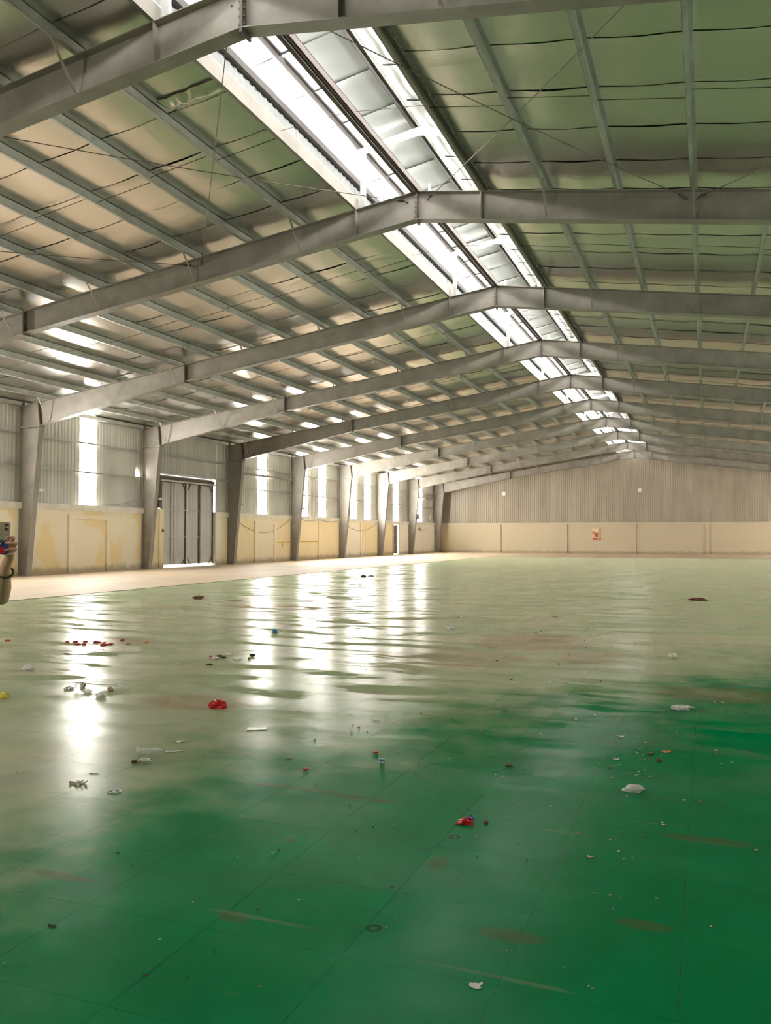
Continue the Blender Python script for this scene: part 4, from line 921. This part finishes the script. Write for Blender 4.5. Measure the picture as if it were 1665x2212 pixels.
def person():
    A = at_depth
    ex = _r0.copy(); ez = Vector((0, 0, 1)); ey = Vector((_fw.x, _fw.y, 0)).normalized() * -1.0      # ey: the way the person faces
    AX = (ex, ey, ez)
    G = A(-138, 1159, 4.92); G.z = 0
    def L(x, y, z): return G + ex * x + ey * y + ez * z
    sh, el, wr = A(-66, 1186, 4.86), A(3, 1291, 4.73), A(11, 1229, 4.575)
    b = MB()
    cap(b, [L(0, 0, 0.94), L(0, 0.01, 1.08), L(0, 0.0, 1.26), L(0, -0.01, 1.38)], [0.125, 0.115, 0.13, 0.11], 16)       # trunk
    cap(b, [L(-0.15, -0.01, 1.37), L(0.15, -0.01, 1.37)], [0.065, 0.065])
    cap(b, [L(0, -0.01, 1.40), L(0, 0.01, 1.52)], [0.055, 0.052])                                                       # neck
    ell(b, L(0, 0.03, 1.605), 0.072, 0.092, 0.112, AX); ell(b, L(0, 0.075, 1.535), 0.042, 0.040, 0.042, AX)               # skull, jaw
    cap(b, [L(0, 0.118, 1.615), L(0, 0.136, 1.580)], [0.010, 0.015]); ell(b, L(0, 0.105, 1.640), 0.05, 0.015, 0.010, AX)  # nose, brow
    for s_ in (-1, 1): ell(b, L(0.075 * s_, 0.02, 1.60), 0.012, 0.02, 0.032, AX)                                          # ears
    # raised arm with the hand round the phone
    cap(b, [sh, sh.lerp(el, 0.5), el], [0.052, 0.045, 0.040]); cap(b, [el, el.lerp(wr, 0.35), wr], [0.042, 0.046, 0.028], 14)
    palm = A(21, 1204, 4.545)
    cap(b, [wr, A(15, 1216, 4.56), palm], [0.028, 0.026, 0.024], 14)
    kn = [(27, 1167), (31, 1177), (30, 1187), (27, 1196)]
    for i, (x, y) in enumerate(kn): cap(b, [palm, A(x, y, 4.535)], [0.020, 0.0115])
    F = [((28, 1165), (30, 1162, 4.505), (19, 1160, 4.474), (13, 1164, 4.474)), ((33, 1176), (36, 1174, 4.503), (25, 1173, 4.470), (13, 1173, 4.474)), ((31, 1187), (34, 1186, 4.503), (22, 1186, 4.470), (11, 1188, 4.474)), ((27, 1196), (29, 1196, 4.507), (21, 1197, 4.474), (15, 1199, 4.476))]
    tips = []
    for i, (a, k1, k2, t) in enumerate(F):
        r = (0.0105, 0.0100, 0.0085, 0.0075) if i < 3 else (0.009, 0.0085, 0.0075, 0.0065)
        cap(b, [A(a[0], a[1], 4.535), A(*k1), A(*k2), A(*t)], r, 10); tips.append(A(*t))
    cap(b, [palm, A(12, 1193, 4.54), A(6, 1180, 4.532), A(3, 1170, 4.527)], [0.019, 0.014, 0.0105, 0.009])                # thumb on the screen side
    # other arm hanging, relaxed hand
    s2, e2, w2 = L(-0.185, -0.01, 1.36), L(-0.25, -0.03, 1.08), L(-0.26, 0.06, 0.84)
    cap(b, [s2, s2.lerp(e2, 0.5), e2], [0.052, 0.045, 0.040]); cap(b, [e2, e2.lerp(w2, 0.35), w2], [0.041, 0.044, 0.027])
    cap(b, [w2, L(-0.262, 0.085, 0.775)], [0.026, 0.030])
    for i in range(4): cap(b, [L(-0.262, 0.062 + 0.016 * i, 0.765), L(-0.252, 0.066 + 0.017 * i, 0.715 + 0.004 * abs(i - 1)), L(-0.238, 0.062 + 0.016 * i, 0.682 + 0.006 * abs(i - 1))], [0.0095, 0.0085, 0.007])
    cap(b, [L(-0.255, 0.10, 0.79), L(-0.245, 0.13, 0.745), L(-0.238, 0.128, 0.715)], [0.013, 0.0105, 0.0085])
    for s_ in (-1, 1):                                                                                                    # legs
        cap(b, [L(0.085 * s_, 0, 0.90), L(0.10 * s_, 0.01, 0.50), L(0.105 * s_, -0.01, 0.30), L(0.105 * s_, -0.02, 0.09)], [0.085, 0.057, 0.055, 0.038], 14)
        cap(b, [L(0.105 * s_, -0.03, 0.05), L(0.115 * s_, 0.12, 0.035)], [0.036, 0.028])
    body = link('person', blend(b, 'person', 'skin', 0.0045, 4))
    tag(body, 'person in a short-sleeved shirt holding a phone up in one hand, bracelet on the wrist', 'person')
    m = MB()
    cap(m, [L(0, 0, 0.90), L(0, 0.01, 1.08), L(0, 0.0, 1.26), L(0, -0.01, 1.375)], [0.152, 0.142, 0.150, 0.118], 18)
    cap(m, [L(-0.15, -0.01, 1.368), L(0.15, -0.01, 1.368)], [0.077, 0.077]); cap(m, [sh, sh.lerp(el, 0.42)], [0.066, 0.064]); cap(m, [s2, s2.lerp(e2, 0.42)], [0.066, 0.064])
    link('t_shirt', blend(m, 't_shirt', 'shirt', 0.008, 6), body)
    m = MB(); cap(m, [L(-0.06, 0, 0.93), L(0.06, 0, 0.93)], [0.105, 0.105], 16)
    for s_ in (-1, 1): cap(m, [L(0.088 * s_, 0, 0.88), L(0.10 * s_, 0.01, 0.50), L(0.105 * s_, -0.015, 0.12)], [0.104, 0.082, 0.070], 16)
    link('trousers', blend(m, 'trousers', 'trousers', 0.008, 6), body)
    for s_ in (-1, 1):
        m = MB(); cap(m, [L(0.105 * s_, -0.045, 0.052), L(0.115 * s_, 0.05, 0.047), L(0.12 * s_, 0.145, 0.040)], [0.05, 0.046, 0.038]); m.v = [(x, y, max(z, 0.003)) for x, y, z in m.v]
        m.obj('shoe', 'shoe', body, True)
    m = MB(); ell(m, L(0, 0.012, 1.635), 0.081, 0.096, 0.100, AX); me = blend(m, 'hair', 'hair', 0.007, 3)
    bm = bmesh.new(); bm.from_mesh(me); bmesh.ops.delete(bm, geom=[v for v in bm.verts if (v.co - L(0, 0, 0)).dot(ey) > 0.062 and v.co.z < 1.675], context='VERTS'); bm.to_mesh(me); bm.free(); link('hair', me, body)
    for s_ in (-1, 1):
        m = MB(); ell(m, L(0.031 * s_, 0.104, 1.618), 0.014, 0.010, 0.009, AX); e = m.obj('eye', 'eye_white', body, True); m = MB(); ell(m, L(0.031 * s_, 0.1115, 1.618), 0.006, 0.0035, 0.006, AX); m.obj('iris', 'hair', e, True)
    m = MB(); ell(m, L(0, 0.113, 1.545), 0.022, 0.006, 0.007, AX); m.obj('mouth', 'lip', body, True)
    for t in tips:
        m = MB(); ell(m, t - _fw * 0.0062, 0.0045, 0.0022, 0.0038, AX); m.obj('fingernail', 'nail', body, True)
    # beaded bracelet
    m = MB(); c = A(12, 1236, 4.60); dirn = (wr - el).normalized(); u1 = dirn.cross(_fw).normalized(); u2 = dirn.cross(u1)
    for i in range(20):
        a = 2 * pi * i / 20; ell(m, c + u1 * (0.0385 * cos(a)) + u2 * (0.0385 * sin(a)) - dirn * 0.004 * sin(a), 0.0072, 0.0072, 0.0072, AX)
    m.obj('bracelet', 'chip_dark', body, True)['label'] = 'dark beaded bracelet'
    # phone: back with cameras towards us
    pc = A(4, 1163, 4.505); up = (_u + _r * 0.05).normalized(); rt = up.cross(-_fw).normalized() * 1.0; nn = -_fw
    def box(m, cx, cy, cz, w, h, d): m.add([pc + rt * (cx + sx * w / 2) + up * (cy + sy * h / 2) + nn * (cz + sz * d / 2) for sz in (-1, 1) for sy in (-1, 1) for sx in (-1, 1)], [(0, 2, 3, 1), (4, 5, 7, 6), (0, 1, 5, 4), (2, 6, 7, 3), (0, 4, 6, 2), (1, 3, 7, 5)])
    def rbox(m, cx, cy, cz, w, h, d, r):
        pts = []
        for qx, qy, a0 in ((1, 1, 0), (-1, 1, 90), (-1, -1, 180), (1, -1, 270)):
            for a in (0, 30, 60, 90): t = radians(a0 + a); pts.append((cx + qx * (w / 2 - r) + r * cos(t), cy + qy * (h / 2 - r) + r * sin(t)))
        n = len(pts); m.add([pc + rt * x + up * y + nn * (cz + z) for z in (-d / 2, d / 2) for x, y in pts], [tuple(range(n - 1, -1, -1)), tuple(range(n, 2 * n))] + [(i, (i + 1) % n, n + (i + 1) % n, n + i) for i in range(n)])
    simple('phone_gold', (0.60, 0.48, 0.36), 0.25, 0.4); simple('phone_blue', (0.05, 0.05, 0.22), 0.3); simple('phone_black', (0.02, 0.02, 0.025), 0.15)
    m = MB(); rbox(m, 0, 0, 0, 0.083, 0.176, 0.011, 0.011); ph = m.obj('smartphone', 'phone_gold'); tag(ph, 'smartphone in a patterned gold and blue case held up by a hand', 'phone')
    m = MB(); rbox(m, 0, -0.048, 0.0058, 0.080, 0.076, 0.001, 0.008); m.obj('blue_sticker', 'phone_blue', ph)
    m = MB(); rbox(m, 0.006, -0.065, 0.0066, 0.034, 0.03, 0.001, 0.004); m.obj('red_sticker', 'red_plastic', ph)
    m = MB(); rbox(m, 0.0, 0.012, 0.0058, 0.078, 0.022, 0.001, 0.004); m.obj('silver_sticker', 'silver_wrap', ph)
    R3 = Matrix((( rt.x, up.x, nn.x, 0), (rt.y, up.y, nn.y, 0), (rt.z, up.z, nn.z, 0), (0, 0, 0, 1)))
    for cy in (0.072, 0.050):
        q = pc + rt * 0.026 + up * cy + nn * 0.0055
        MB().lathe([(0.010, 0), (0.010, 0.003), (0.0075, 0.003), (0.007, 0.0015), (0, 0.0015)], 16, Matrix.Translation(q) @ R3).obj('camera_lens', 'phone_black', ph, True)
        MB().lathe([(0.0102, 0.0), (0.0102, 0.0032), (0.0092, 0.0034), (0.0092, 0.0)], 16, Matrix.Translation(q) @ R3).obj('lens_ring', 'silver_wrap', ph, True)
    q = pc + rt * (-0.012) + up * (-0.018) + nn * 0.006
    MB().lathe([(0.013, 0), (0.017, 0), (0.017, 0.004), (0.013, 0.004), (0.013, 0)], 20, Matrix.Translation(q) @ R3).obj('finger_ring_holder', 'silver_wrap', ph, True)
person()
